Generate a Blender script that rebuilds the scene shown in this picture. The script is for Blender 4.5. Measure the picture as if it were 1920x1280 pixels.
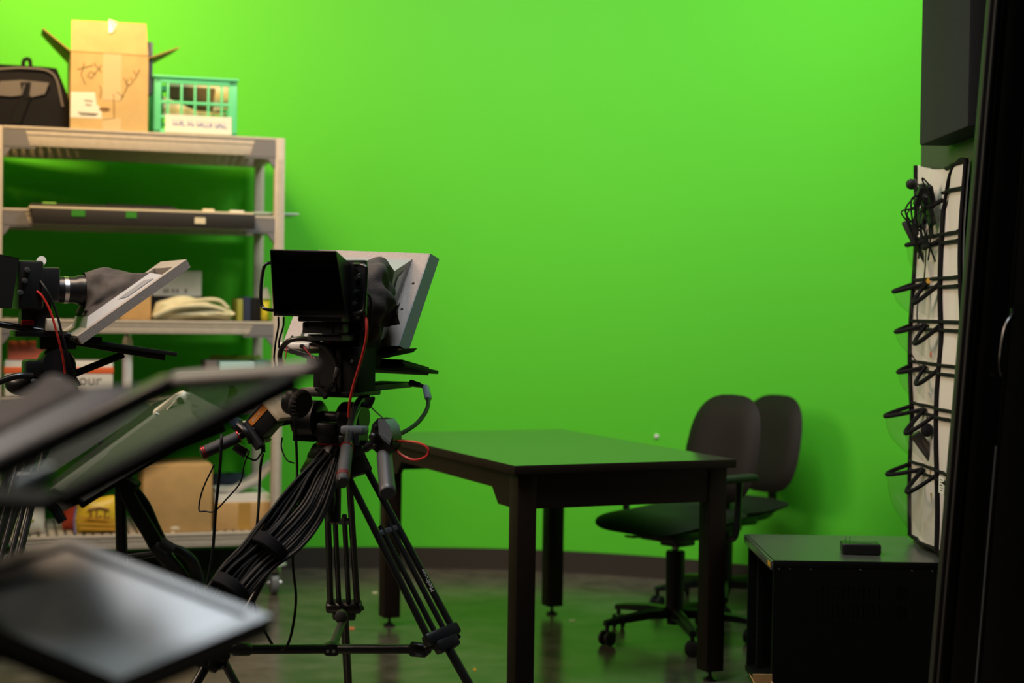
import bpy, bmesh, math, random
from mathutils import Vector, Matrix, Euler
random.seed(7)
for o in list(bpy.data.objects): bpy.data.objects.remove(o, do_unlink=True)
C = bpy.context.scene.collection
S = bpy.context.scene
R = math.radians
V = Vector

# ------------------------------------------------------------------ camera
FPX, PITCH, ROLL, EYE = 3000.0, 0.0208, 0.0145, 1.228
_fw = V((0, math.cos(PITCH), -math.sin(PITCH)))
_r0 = V((1, 0, 0)); _u0 = V((0, math.sin(PITCH), math.cos(PITCH)))
_r = math.cos(ROLL)*_r0 + math.sin(ROLL)*_u0
_u = -math.sin(ROLL)*_r0 + math.cos(ROLL)*_u0
cd = bpy.data.cameras.new('camera'); co = bpy.data.objects.new('camera', cd); C.objects.link(co)
co.matrix_world = Matrix(((_r.x, _u.x, -_fw.x, 0), (_r.y, _u.y, -_fw.y, 0), (_r.z, _u.z, -_fw.z, EYE), (0, 0, 0, 1)))
cd.sensor_width = 36.0; cd.lens = 36.0*FPX/1920.0; cd.clip_start = 0.05
cd.dof.use_dof = True; cd.dof.focus_distance = 4.4; cd.dof.aperture_fstop = 2.0
S.camera = co

# ------------------------------------------------------------------ light
w = bpy.data.worlds.new('world'); S.world = w; w.use_nodes = True
w.node_tree.nodes['Background'].inputs[0].default_value = (0.55, 0.6, 0.7, 1)
w.node_tree.nodes['Background'].inputs[1].default_value = 0.02
S.view_settings.view_transform = 'Standard'; S.view_settings.look = 'None'
S.view_settings.exposure = 0.04; S.view_settings.gamma = 1.0

def area(name, loc, target, sx, sy, power, col, spread=180):
    l = bpy.data.lights.new(name, 'AREA'); l.shape = 'RECTANGLE'; l.size = sx; l.size_y = sy
    l.energy = power; l.color = col; l.spread = R(spread)
    o = bpy.data.objects.new(name, l); C.objects.link(o); o.location = loc
    o.rotation_euler = (V(target)-V(loc)).to_track_quat('-Z', 'Y').to_euler()
    return o
area('wall_wash_light', (0.95, 5.1, 3.45), (0.95, 7.0, 1.9), 2.3, 0.4, 58, (1.0, 0.98, 0.92), 130)
area('warm_shelf_light', (-1.85, 5.35, 3.45), (-1.85, 6.9, 2.6), 0.8, 0.4, 34, (1.0, 0.64, 0.26), 100)
area('cool_ceiling_light', (-0.45, 3.7, 3.4), (-0.45, 3.9, 0), 0.7, 0.9, 22, (0.84, 0.93, 1.0), 130)
area('warm_ceiling_light', (-1.4, 4.1, 3.4), (-1.3, 4.5, 0), 0.7, 0.9, 20, (1.0, 0.74, 0.52), 130)
area('warm_side_light', (-3.0, 3.9, 2.9), (1.3, 5.0, 1.2), 1.5, 1.5, 26, (1.0, 0.76, 0.58), 90)
area('near_fill_light', (-1.0, 1.6, 3.4), (-0.6, 1.95, 1.0), 0.4, 0.4, 3.6, (1.0, 0.86, 0.76), 45)  # added fill to brighten the foreground prompter, no lamp known there

# ------------------------------------------------------------------ materials
_mats = {}
def mat(name, col, rough=0.5, metal=0.0, spec=0.5, var=0.0, vscale=20.0, bump=0.0, bscale=200.0, trans=0.0, alpha=1.0, coat=0.0, speck=0.0, sscale=500.0):
    if name in _mats: return _mats[name]
    m = bpy.data.materials.new(name); m.use_nodes = True
    nt = m.node_tree; b = nt.nodes['Principled BSDF']
    b.inputs['Base Color'].default_value = (*col, 1); b.inputs['Roughness'].default_value = rough
    b.inputs['Metallic'].default_value = metal; b.inputs['Specular IOR Level'].default_value = spec
    b.inputs['Transmission Weight'].default_value = trans; b.inputs['Alpha'].default_value = alpha
    b.inputs['Coat Weight'].default_value = coat
    tc = nt.nodes.new('ShaderNodeTexCoord')
    def noise(scale, detail=3):
        n = nt.nodes.new('ShaderNodeTexNoise'); n.inputs['Scale'].default_value = scale; n.inputs['Detail'].default_value = detail
        nt.links.new(tc.outputs['Object'], n.inputs['Vector']); return n
    src = None
    if var > 0:
        n = noise(vscale); rp = nt.nodes.new('ShaderNodeMapRange')
        rp.inputs['From Min'].default_value = 0.3; rp.inputs['From Max'].default_value = 0.7
        rp.inputs['To Min'].default_value = 1-var; rp.inputs['To Max'].default_value = 1+var
        nt.links.new(n.outputs['Fac'], rp.inputs['Value'])
        mx = nt.nodes.new('ShaderNodeMix'); mx.data_type = 'RGBA'; mx.blend_type = 'MULTIPLY'; mx.inputs['Factor'].default_value = 1
        mx.inputs['A'].default_value = (*col, 1); nt.links.new(rp.outputs['Result'], mx.inputs['B'])
        src = mx.outputs['Result']
    if speck > 0:
        n = noise(sscale, 1); rp = nt.nodes.new('ShaderNodeMapRange')
        rp.inputs['From Min'].default_value = 0.58; rp.inputs['From Max'].default_value = 0.72
        rp.inputs['To Min'].default_value = 0; rp.inputs['To Max'].default_value = speck
        nt.links.new(n.outputs['Fac'], rp.inputs['Value'])
        mx = nt.nodes.new('ShaderNodeMix'); mx.data_type = 'RGBA'; mx.blend_type = 'MIX'
        nt.links.new(rp.outputs['Result'], mx.inputs['Factor'])
        if src: nt.links.new(src, mx.inputs['A'])
        else: mx.inputs['A'].default_value = (*col, 1)
        mx.inputs['B'].default_value = (*[min(1, c*2.2+0.05) for c in col], 1)
        src = mx.outputs['Result']
    if src: nt.links.new(src, b.inputs['Base Color'])
    if bump > 0:
        n = noise(bscale, 2); bp = nt.nodes.new('ShaderNodeBump'); bp.inputs['Strength'].default_value = bump; bp.inputs['Distance'].default_value = 0.002
        nt.links.new(n.outputs['Fac'], bp.inputs['Height']); nt.links.new(bp.outputs['Normal'], b.inputs['Normal'])
    _mats[name] = m; return m

def clear_mat(name, tint, gloss=0.12, rough=0.08):
    if name in _mats: return _mats[name]
    m = bpy.data.materials.new(name); m.use_nodes = True; nt = m.node_tree; nt.nodes.clear()
    out = nt.nodes.new('ShaderNodeOutputMaterial'); t = nt.nodes.new('ShaderNodeBsdfTransparent'); g = nt.nodes.new('ShaderNodeBsdfGlossy')
    mx = nt.nodes.new('ShaderNodeMixShader'); t.inputs[0].default_value = (*tint, 1); g.inputs['Roughness'].default_value = rough
    mx.inputs[0].default_value = gloss
    nt.links.new(t.outputs[0], mx.inputs[1]); nt.links.new(g.outputs[0], mx.inputs[2]); nt.links.new(mx.outputs[0], out.inputs[0])
    _mats[name] = m; return m

GREEN = mat('chroma_green_paint', (0.098, 0.60, 0.028), 0.55, spec=0.3, bump=0.03, bscale=60)
FLOORM = mat('polished_dark_floor', (0.10, 0.085, 0.068), 0.22, spec=0.6, var=0.35, vscale=9, bump=0.04, bscale=25)
BASEB = mat('dark_rubber_base', (0.035, 0.027, 0.023), 0.5)
BLACK = mat('black_satin', (0.010, 0.010, 0.010), 0.42, bump=0.05)
BLACKM = mat('black_matte', (0.009, 0.009, 0.009), 0.7, spec=0.2)
BLACKP = mat('black_plastic', (0.013, 0.013, 0.014), 0.32)
BLACKT = mat('black_tube_metal', (0.012, 0.012, 0.012), 0.28, spec=0.6)
RUBBER = mat('black_rubber', (0.012, 0.012, 0.012), 0.6)
CABLE = mat('black_cable', (0.009, 0.009, 0.010), 0.5, spec=0.3)
GRIP = mat('knurled_grip', (0.035, 0.032, 0.034), 0.5, bump=0.6, bscale=900)
DGREY = mat('dark_grey_metal', (0.05, 0.052, 0.056), 0.4, var=0.1)
MGREY = mat('mid_grey_metal', (0.16, 0.17, 0.18), 0.4)
BGREY = mat('blue_grey_plastic', (0.13, 0.155, 0.175), 0.38)
SILVER = mat('silver_metal', (0.62, 0.60, 0.58), 0.3, metal=1.0)
BRASS = mat('brass_screw', (0.75, 0.58, 0.35), 0.3, metal=1.0)
CHROME = mat('chrome', (0.75, 0.75, 0.75), 0.12, metal=1.0)
WHITEP = mat('white_paint', (0.75, 0.73, 0.70), 0.5)
SPECK = mat('speckled_grey_coat', (0.30, 0.255, 0.225), 0.55, speck=0.6, sscale=650, bump=0.5, bscale=700)
SPECKD = mat('speckled_reflection', (0.040, 0.047, 0.034), 0.5, speck=0.5, sscale=600, bump=0.5, bscale=700)  # colour of the panels standing for the glass's reflection
STRIP = mat('grey_edge_strip', (0.16, 0.15, 0.135), 0.5)
PORT = mat('port_hood_grey', (0.34, 0.35, 0.36), 0.45)
FABRIC = mat('shroud_fabric', (0.06, 0.05, 0.045), 0.9, var=0.3, vscale=30, bump=0.4, bscale=300)
BFAB = mat('black_nylon', (0.007, 0.0065, 0.009), 0.85, spec=0.25, bump=0.5, bscale=500)
GFAB = mat('grey_nylon', (0.15, 0.135, 0.135), 0.8, bump=0.4, bscale=500)
RED = mat('red_cable', (0.55, 0.025, 0.02), 0.4)
REDA = mat('red_anodized', (0.5, 0.02, 0.03), 0.25, metal=0.6)
REDT = mat('red_string', (0.6, 0.03, 0.05), 0.7)
ORANGE = mat('orange_label', (0.75, 0.25, 0.03), 0.5)
CREAM = mat('cream_plastic', (0.72, 0.63, 0.46), 0.5)
BEIGE = mat('beige_shelf_plastic', (0.55, 0.485, 0.41), 0.5, var=0.06, vscale=40)
CONN = mat('grey_connector', (0.20, 0.19, 0.20), 0.5)
CARD = mat('cardboard', (0.56, 0.345, 0.135), 0.8, var=0.08, vscale=15)
CARDP = mat('pale_cardboard', (0.60, 0.42, 0.19), 0.8, var=0.08, vscale=15)
CARDIN = mat('cardboard_inside', (0.42, 0.25, 0.09), 0.85)
TAPE = mat('clear_tape', (0.70, 0.55, 0.33), 0.18, coat=0.5)
PAPER = mat('white_paper', (0.82, 0.80, 0.74), 0.7)
CREAMP = mat('cream_paper', (0.78, 0.68, 0.48), 0.8)
INK = mat('pencil_ink', (0.10, 0.07, 0.04), 0.8)
BINK = mat('blue_ink', (0.10, 0.16, 0.50), 0.7)
CRATE = mat('mint_crate_plastic', (0.14, 0.72, 0.35), 0.4)
LEATH = mat('brown_black_vinyl', (0.008, 0.006, 0.005), 0.6, spec=0.25, bump=0.15, bscale=250)
SEATF = mat('black_vinyl', (0.006, 0.006, 0.006), 0.65, spec=0.3, bump=0.15, bscale=250)
TABLE = mat('black_table_laminate', (0.055, 0.055, 0.05), 0.13, spec=0.9, var=0.1, vscale=8)
TABLEW = mat('dark_brown_table_wood', (0.014, 0.008, 0.005), 0.5, spec=0.25)
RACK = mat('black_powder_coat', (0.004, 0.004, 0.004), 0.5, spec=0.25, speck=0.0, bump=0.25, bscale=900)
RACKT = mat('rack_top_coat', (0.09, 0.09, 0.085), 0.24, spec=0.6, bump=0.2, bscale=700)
FOAM = mat('charcoal_acoustic_cloth', (0.023, 0.026, 0.028), 0.95, bump=0.6, bscale=600, speck=0.15, sscale=400)
DWALL = mat('dark_grey_wall_paint', (0.05, 0.048, 0.04), 0.6)
DOORM = mat('black_door_paint', (0.014, 0.013, 0.013), 0.4)
JAMB = mat('dark_door_frame', (0.022, 0.019, 0.018), 0.55, spec=0.25)
CANVAS = mat('white_organizer_cloth', (0.72, 0.67, 0.61), 0.85, bump=0.3, bscale=60)
BIND = mat('black_binding', (0.008, 0.007, 0.008), 0.8, spec=0.2)
VINYL = clear_mat('clear_vinyl', (0.93, 0.94, 0.92), 0.06, 0.12)
GLASS = clear_mat('beam_splitter_glass', (0.72, 0.74, 0.72), 0.025, 0.02)
SCREEN = mat('dark_screen', (0.005, 0.005, 0.006), 0.12)
SCREENF = mat('matte_prompter_screen', (0.05, 0.052, 0.055), 0.30, spec=0.9)
YELLOW = mat('yellow_bag', (0.85, 0.58, 0.04), 0.35)
YELLOWG = mat('lemon_bag', (0.75, 0.70, 0.05), 0.4)
REDB = mat('red_bag_print', (0.62, 0.07, 0.03), 0.4)
ORB = mat('orange_pack', (0.85, 0.16, 0.05), 0.45)
TEXT = mat('dark_print', (0.05, 0.04, 0.04), 0.6)
CLOTH = mat('cream_cotton', (0.66, 0.62, 0.42), 0.9, var=0.1, bump=0.3, bscale=200)
AQUA = mat('aqua_print', (0.40, 0.66, 0.66), 0.5)
OLIVE = mat('olive_print', (0.35, 0.36, 0.06), 0.5)
NAVY = mat('navy_cloth', (0.02, 0.03, 0.07), 0.8)
BOARD_SHADE = mat('dark_board', (0.018, 0.014, 0.011), 0.6)  # dark board, and the strip that paints shade before the second rail
ICE = mat('translucent_board', (0.55, 0.68, 0.64), 0.3, trans=0.3)
MUSTARD = mat('mustard_plastic', (0.75, 0.40, 0.03), 0.5)
PINKO = mat('orange_red_card', (0.70, 0.16, 0.09), 0.5)
CEIL = mat('ceiling_grey', (0.06, 0.06, 0.06), 0.8)

# ------------------------------------------------------------------ geometry helpers
class Frame:
    def __init__(s, o, yaw=0.0):       # local x right, y forward, z up; yaw turns forward to the right
        s.o = V(o); s.M = Matrix.Translation(s.o) @ Matrix.Rotation(-yaw, 4, 'Z'); s.I = s.M.inverted()
    def px(s, px, py, axis, val):
        d = _fw + _r*((px-960)/FPX) + _u*((640-py)/FPX)
        o = s.I @ V((0, 0, EYE)); dl = s.I.to_3x3() @ d
        return o + dl*((val-o[axis])/dl[axis])
W0 = Frame((0, 0, 0))
def at(px, py, Y): return W0.px(px, py, 1, Y)

class MB:
    def __init__(s, fr=None): s.v = []; s.f = []; s.M = fr.M if fr else None
    def add(s, vs, fs):
        n = len(s.v)
        s.v += [(s.M @ V(p)) if s.M else V(p) for p in vs]; s.f += [[i+n for i in f] for f in fs]; return s
    def bm(s, b):
        b.verts.index_update(); s.add([v.co.copy() for v in b.verts], [[v.index for v in f.verts] for f in b.faces]); b.free(); return s
    def box(s, c, size, rot=None, bev=0.0, seg=2):
        b = bmesh.new(); bmesh.ops.create_cube(b, size=1.0)
        for v in b.verts: v.co = V((v.co.x*size[0], v.co.y*size[1], v.co.z*size[2]))
        if bev > 0: bmesh.ops.bevel(b, geom=b.edges[:], offset=min(bev, min(size)*0.45), segments=seg, affect='EDGES', profile=0.5)
        m = Matrix.Translation(V(c)) @ (rot.to_4x4() if rot else Matrix())
        for v in b.verts: v.co = m @ v.co
        return s.bm(b)
    def bb(s, a, b, bev=0.0): # two corners
        a, b = V(a), V(b); return s.box((a+b)/2, [abs(x) for x in (b-a)], None, bev)
    def bar(s, p0, p1, wd, ht, up=(0, 0, 1), bev=0.0):
        p0, p1 = V(p0), V(p1); d = (p1-p0); L = d.length; y = d.normalized(); x = y.cross(V(up))
        x = x.normalized() if x.length > 1e-6 else V((1, 0, 0)); z = x.cross(y)
        return s.box((p0+p1)/2, (wd, L, ht), Matrix((x, y, z)).transposed(), bev)
    def cyl(s, p0, p1, r, r2=None, n=16, caps=True):
        return s.tube([p0, p1], [r, r if r2 is None else r2], n, caps)
    def tube(s, pts, r, n=8, caps=True, closed=False):
        pts = [V(p) for p in pts]; N = len(pts); rs = r if isinstance(r, (list, tuple)) else [r]*N
        T = []
        for i in range(N):
            if closed: t = pts[(i+1) % N]-pts[i-1]
            else: t = pts[min(i+1, N-1)]-pts[max(i-1, 0)]
            T.append(t.normalized() if t.length > 1e-9 else V((0, 0, 1)))
        a = T[0].orthogonal().normalized(); vs = []; fs = []
        for i in range(N):
            a = (a-T[i]*a.dot(T[i])); a = a.normalized() if a.length > 1e-6 else T[i].orthogonal().normalized(); b = T[i].cross(a)
            for k in range(n):
                q = 2*math.pi*k/n; vs.append(pts[i]+(a*math.cos(q)+b*math.sin(q))*rs[i])
        for i in range(N if closed else N-1):
            j = (i+1) % N
            for k in range(n): fs.append([i*n+k, i*n+(k+1) % n, j*n+(k+1) % n, j*n+k])
        if caps and not closed: fs.append(list(range(n))[::-1]); fs.append([(N-1)*n+k for k in range(n)])
        return s.add(vs, fs)
    def lathe(s, prof, base, axis=(0, 0, 1), n=24):
        ax = V(axis).normalized(); a = ax.orthogonal().normalized(); b = ax.cross(a); base = V(base); vs = []; fs = []
        for r, h in prof:
            for k in range(n):
                q = 2*math.pi*k/n; vs.append(base+ax*h+(a*math.cos(q)+b*math.sin(q))*max(r, 1e-5))
        for i in range(len(prof)-1):
            for k in range(n): fs.append([i*n+k, i*n+(k+1) % n, (i+1)*n+(k+1) % n, (i+1)*n+k])
        fs.append(list(range(n))[::-1]); fs.append([(len(prof)-1)*n+k for k in range(n)])
        return s.add(vs, fs)
    def prism(s, poly, vec):
        poly = [V(p) for p in poly]; vec = V(vec); n = len(poly)
        fs = [list(range(n)), [n+i for i in range(n)][::-1]]+[[i, n+i, n+(i+1) % n, (i+1) % n][::-1] for i in range(n)]
        return s.add(poly+[p+vec for p in poly], fs)
    def slab(s, quad, t, bev=0.0):
        q = [V(p) for p in quad]; nrm = (q[1]-q[0]).cross(q[3]-q[0]).normalized()
        m = MB(); m.prism(q, nrm*t); b = bmesh.new(); vs = [b.verts.new(v) for v in m.v]
        for f in m.f: b.faces.new([vs[i] for i in f])
        bmesh.ops.recalc_face_normals(b, faces=b.faces[:])
        if bev > 0: bmesh.ops.bevel(b, geom=b.edges[:], offset=bev, segments=2, affect='EDGES', profile=0.5)
        return s.bm(b)
    def ball(s, c, r, n=16, m=10, sq=1.0, rot=None):
        r = (r, r, r) if not isinstance(r, (list, tuple)) else r; vs = []; fs = []
        def pw(x): return math.copysign(abs(x)**sq, x)
        for i in range(m+1):
            th = math.pi*i/m
            for k in range(n):
                q = 2*math.pi*k/n
                p = V((pw(math.sin(th))*pw(math.cos(q))*r[0], pw(math.sin(th))*pw(math.sin(q))*r[1], pw(math.cos(th))*r[2]))
                vs.append(V(c)+((rot @ p) if rot else p))
        for i in range(m):
            for k in range(n): fs.append([i*n+k, (i+1)*n+k, (i+1)*n+(k+1) % n, i*n+(k+1) % n])
        return s.add(vs, fs)
    def surf(s, fn, nu, nv, thick=None, closed_u=False):
        vs = [V(fn(i/nu, j/nv)) for j in range(nv+1) for i in range(nu+1)]; fs = []; w_ = nu+1
        for j in range(nv):
            for i in range(nu): fs.append([j*w_+i, j*w_+i+1, (j+1)*w_+i+1, (j+1)*w_+i])
        if thick is not None:
            t = V(thick); n = len(vs); vs = vs+[v+t for v in vs]; fs2 = [[q+n for q in f][::-1] for f in fs]
            ed = [(i, i+1) for i in range(nu)]+[(nv*w_+i+1, nv*w_+i) for i in range(nu)]+[((j+1)*w_, j*w_) for j in range(nv)]+[(j*w_+nu, (j+1)*w_+nu) for j in range(nv)]
            fs = fs+fs2+[[b, a, a+n, b+n] for a, b in ed]
        return s.add(vs, fs)
    def text(s, body, p, ux, uy, size, th=0.0006):
        cu = bpy.data.curves.new('lettering', 'FONT'); cu.body = body; cu.size = 1.0; cu.extrude = 0.5*th/size; cu.align_x = 'CENTER'; cu.align_y = 'CENTER'
        o = bpy.data.objects.new('lettering_source', cu); C.objects.link(o); bpy.context.view_layer.update()
        me = bpy.data.meshes.new_from_object(o); ux = V(ux).normalized(); uy = V(uy).normalized(); uz = ux.cross(uy)
        vs = [V(p)+ux*v.co.x*size+uy*v.co.y*size+uz*v.co.z*size for v in me.vertices]; fs = [list(q.vertices) for q in me.polygons]
        bpy.data.objects.remove(o); bpy.data.curves.remove(cu); bpy.data.meshes.remove(me)
        return s.add(vs, fs)
    def build(s, name, m, parent=None, ang=40, solid=False):
        # mesh origin at the root's origin (parts) or at the base centre (single-mesh things)
        if parent is not None:
            root = parent
            while root.parent: root = root.parent
            off = V(root.location)
        else:
            xs = [v.x for v in s.v]; ys = [v.y for v in s.v]; zs = [v.z for v in s.v]
            off = V(((min(xs)+max(xs))/2, (min(ys)+max(ys))/2, min(zs)))
        me = bpy.data.meshes.new(name); me.from_pydata([tuple(v-off) for v in s.v], [], s.f)
        b = bmesh.new(); b.from_mesh(me); bmesh.ops.recalc_face_normals(b, faces=b.faces[:]); b.to_mesh(me); b.free()
        me.shade_smooth(); me.set_sharp_from_angle(angle=R(ang)); me.materials.append(m)
        o = bpy.data.objects.new(name, me); C.objects.link(o)
        if parent is not None:
            o.parent = parent
            p = parent; chain = V((0, 0, 0))
            while p.parent: chain += V(p.location); p = p.parent
            o.location = -chain
        else: o.location = off
        return o

def tag(o, label, cat, group=None, kind=None):
    o['label'] = label; o['category'] = cat
    if group: o['group'] = group
    if kind: o['kind'] = kind
    return o
def thing(name, label, cat, loc, group=None):
    o = bpy.data.objects.new(name, None); C.objects.link(o); o.location = loc; o.empty_display_size = 0.05
    return tag(o, label, cat, group)
def struct(o): o['kind'] = 'structure'; return o
def dup(root, loc, rz=0.0, label=None):
    r = root.copy(); C.objects.link(r); r.location = loc; r.rotation_euler = (0, 0, rz)
    if label: r['label'] = label
    for ch in list(root.children):
        c = ch.copy(); C.objects.link(c); c.parent = r
        for g in ch.children:
            d = g.copy(); C.objects.link(d); d.parent = c
    return r
def smooth(pts, k=6):          # Catmull-Rom through points
    P = [V(p) for p in pts]; P = [P[0]*2-P[1]]+P+[P[-1]*2-P[-2]]; out = []
    for i in range(1, len(P)-2):
        for j in range(k):
            t = j/k; a, b, c, d = P[i-1], P[i], P[i+1], P[i+2]
            out.append(0.5*((2*b)+(c-a)*t+(2*a-5*b+4*c-d)*t*t+(3*b-a-3*c+d)*t**3))
    return out+[P[-2]]
def pxs(lst, Y): return [at(x, y, Y if len(q) == 0 else q[0]) for x, y, *q in lst]
def cable(name, pts, r, m, label, cat='cable', parent=None, k=7):
    o = MB().tube(smooth(pts, k), r, 8).build(name, m, parent)
    if parent is None: tag(o, label, cat)
    elif label: o['label'] = label
    return o

# ------------------------------------------------------------------ setting
struct(MB().bb((-4.0, -1.5, -0.1), (3.5, 8.2, 0.0)).build('floor', FLOORM))
struct(MB().bb((-4.0, -1.5, 3.6), (3.5, 8.2, 3.7)).build('ceiling', CEIL))
CX, CY, RR, RL = -0.25, 5.08, 2.42, 4.6
def wall_y(x):
    d = x-CX
    return CY+math.sqrt(max(RR*RR-d*d, 0.0)) if d > 0 else CY+RR-RL+math.sqrt(RL*RL-d*d)
def wall_curve(off):
    p = []
    for i in range(40, 0, -1):
        q = R(50)*i/40; p.append((CX-(RL-off)*math.sin(q), CY+RR-RL+(RL-off)*math.cos(q)))
    for i in range(0, 41):
        q = R(86)*i/40; p.append((CX+(RR-off)*math.sin(q), CY+(RR-off)*math.cos(q)))
    return p
def wall_band(z0, z1, o0, o1, name, m):
    a, b = wall_curve(o0), wall_curve(o1); n = len(a); vs = []; fs = []
    for (x, y), (x2, y2) in zip(a, b): vs += [(x, y, z0), (x, y, z1), (x2, y2, z1), (x2, y2, z0)]
    for i in range(n-1):
        for k in range(4): fs.append([4*i+k, 4*i+(k+1) % 4, 4*i+4+(k+1) % 4, 4*i+4+k])
    fs += [[0, 1, 2, 3], [4*n-4, 4*n-3, 4*n-2, 4*n-1]]
    return struct(MB().add(vs, fs).build(name, m, ang=30))
wall_band(0.0, 3.6, 0.0, -0.08, 'wall_back', GREEN)
wall_band(0.0, 0.10, 0.009, 0.0005, 'baseboard_back', BASEB)
XW = 1.34
struct(MB().bb((XW, 3.9, 0), (3.49, 5.29, 3.6)).build('wall_right', DWALL))
struct(MB().bb((-4.0, -1.5, 0), (-3.9, 5.6, 3.6)).build('wall_left', DWALL))
struct(MB().bb((-4.0, -1.6, 0), (3.5, -1.5, 3.6)).build('wall_front', DWALL))
# leaning black door and its frame at the right border
DM = Frame((1.045, 3.72, 1.15)); TILT = Matrix.Rotation(R(3.7), 4, 'Y')
DM.M = Matrix.Translation((1.043, 3.72, 1.15)) @ TILT
jm = MB(DM)
jm.bb((0.0, 0.0, -1.12), (0.028, 0.035, 1.6), 0.004); jm.bb((0.010, -0.014, -1.12), (0.021, 0.004, 1.6), 0.003)
jm.bb((0.029, 0.008, -1.12), (0.040, 0.035, 1.6), 0.002)
struct(jm.build('trim_1', JAMB))
dr = MB(DM); dr.bb((0.041, 0.0, -1.11), (0.100, 0.045, 1.58), 0.003); dr.bb((0.104, 0.012, -1.11), (0.30, 0.045, 1.58), 0.002)
dr.bb((0.112, 0.0, -1.11), (0.30, 0.012, 1.58), 0.002)
door = struct(dr.build('door_1', DOORM))
hp = [(0.112, -0.004, 0.10), (0.104, -0.032, 0.085), (0.088, -0.040, 0.055), (0.083, -0.040, 0.0), (0.084, -0.040, -0.03), (0.092, -0.034, -0.055), (0.108, -0.002, -0.06)]
h = MB(DM).tube(smooth(hp, 5), 0.006, 8).build('handle', BLACKT, door); h['label'] = 'curved black pull handle'
h.location = -V(door.location)*0
e = MB(DM).bb((0.100, -0.001, -1.11), (0.1035, 0.03, -0.22)).build('edge_strip', WHITEP, door); e['label'] = 'pale strip at the door edge'

# small white cap on the green wall
p = at(1231, 818, 6.0); x_ = p.x*1.0
def on_wall(px, py):
    Y = 7.0
    for _ in range(20): q = at(px, py, Y); Y = wall_y(q.x)
    return at(px, py, Y-0.004)
q = on_wall(1231, 818)
tag(MB().lathe([(0.0, 0), (0.011, 0), (0.010, 0.008), (0.005, 0.012), (0, 0.0125)], q+V((0, 0.004, 0)), (0.2, -1, 0), 14).build('wall_cap', WHITEP), 'tiny white round cap stuck on the green wall between table and chairs', 'wall cap')

# ------------------------------------------------------------------ table
TX, TY, TH, TL, TW, TZ = 0.0135, 4.947, 0.4196, 0.8035, 1.3327, 0.74
tf = Frame((TX, TY, 0), -TH)
ctr = tf.M @ V((TL/2, TW/2, 0))
t = thing('work_table', 'long black rectangular table reflecting the green wall', 'table', ctr)
tt = MB(tf).bb((0, 0, TZ-0.028), (TL, TW, TZ-0.001), 0.002).build('tabletop', TABLEW, t)
MB(tf).bb((0.001, 0.001, TZ-0.00095), (TL-0.001, TW-0.001, TZ)).build('laminate_top', TABLE, tt)
LG = 0.066; ins = 0.022
for (sx, sy) in ((0, 0), (1, 0), (0, 1), (1, 1)):
    x0 = ins if sx == 0 else TL-ins-LG; y0 = ins if sy == 0 else TW-ins-LG
    l = MB(tf).bb((x0, y0, 0.035), (x0+LG, y0+LG, TZ-0.0282), 0.003).build('leg', TABLEW, t)
    cx, cy = x0+LG/2, y0+LG/2
    MB(tf).lathe([(0.0, 0), (0.022, 0), (0.024, 0.006), (0.012, 0.012), (0.006, 0.014), (0.006, 0.036), (0, 0.036)], (cx, cy, 0.0), n=16).build('leveling_foot', BLACKP, l)
AP = 0.112
for (a, b, nm) in (((ins+LG, ins+0.008), (TL-ins-LG, ins+0.030), 'a'), ((ins+LG, TW-ins-0.030), (TL-ins-LG, TW-ins-0.008), 'a')):
    MB(tf).bb((a[0], a[1], TZ-0.0282-AP), (b[0], b[1], TZ-0.0285)).build('apron', TABLEW, t)
for x0 in (ins+0.006, TL-ins-0.028):   # long aprons with stepped brackets at the legs
    y0, y1 = ins+LG, TW-ins-LG; z1 = TZ-0.0285
    prof = [(y0, z1), (y1, z1), (y1, z1-AP), (y1-0.10, z1-AP), (y1-0.15, z1-0.062), (y0+0.15, z1-0.062), (y0+0.10, z1-AP), (y0, z1-AP)]
    MB(tf).prism([(x0, y, z) for y, z in prof], (0.022, 0, 0)).build('apron', TABLEW, t)

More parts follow.
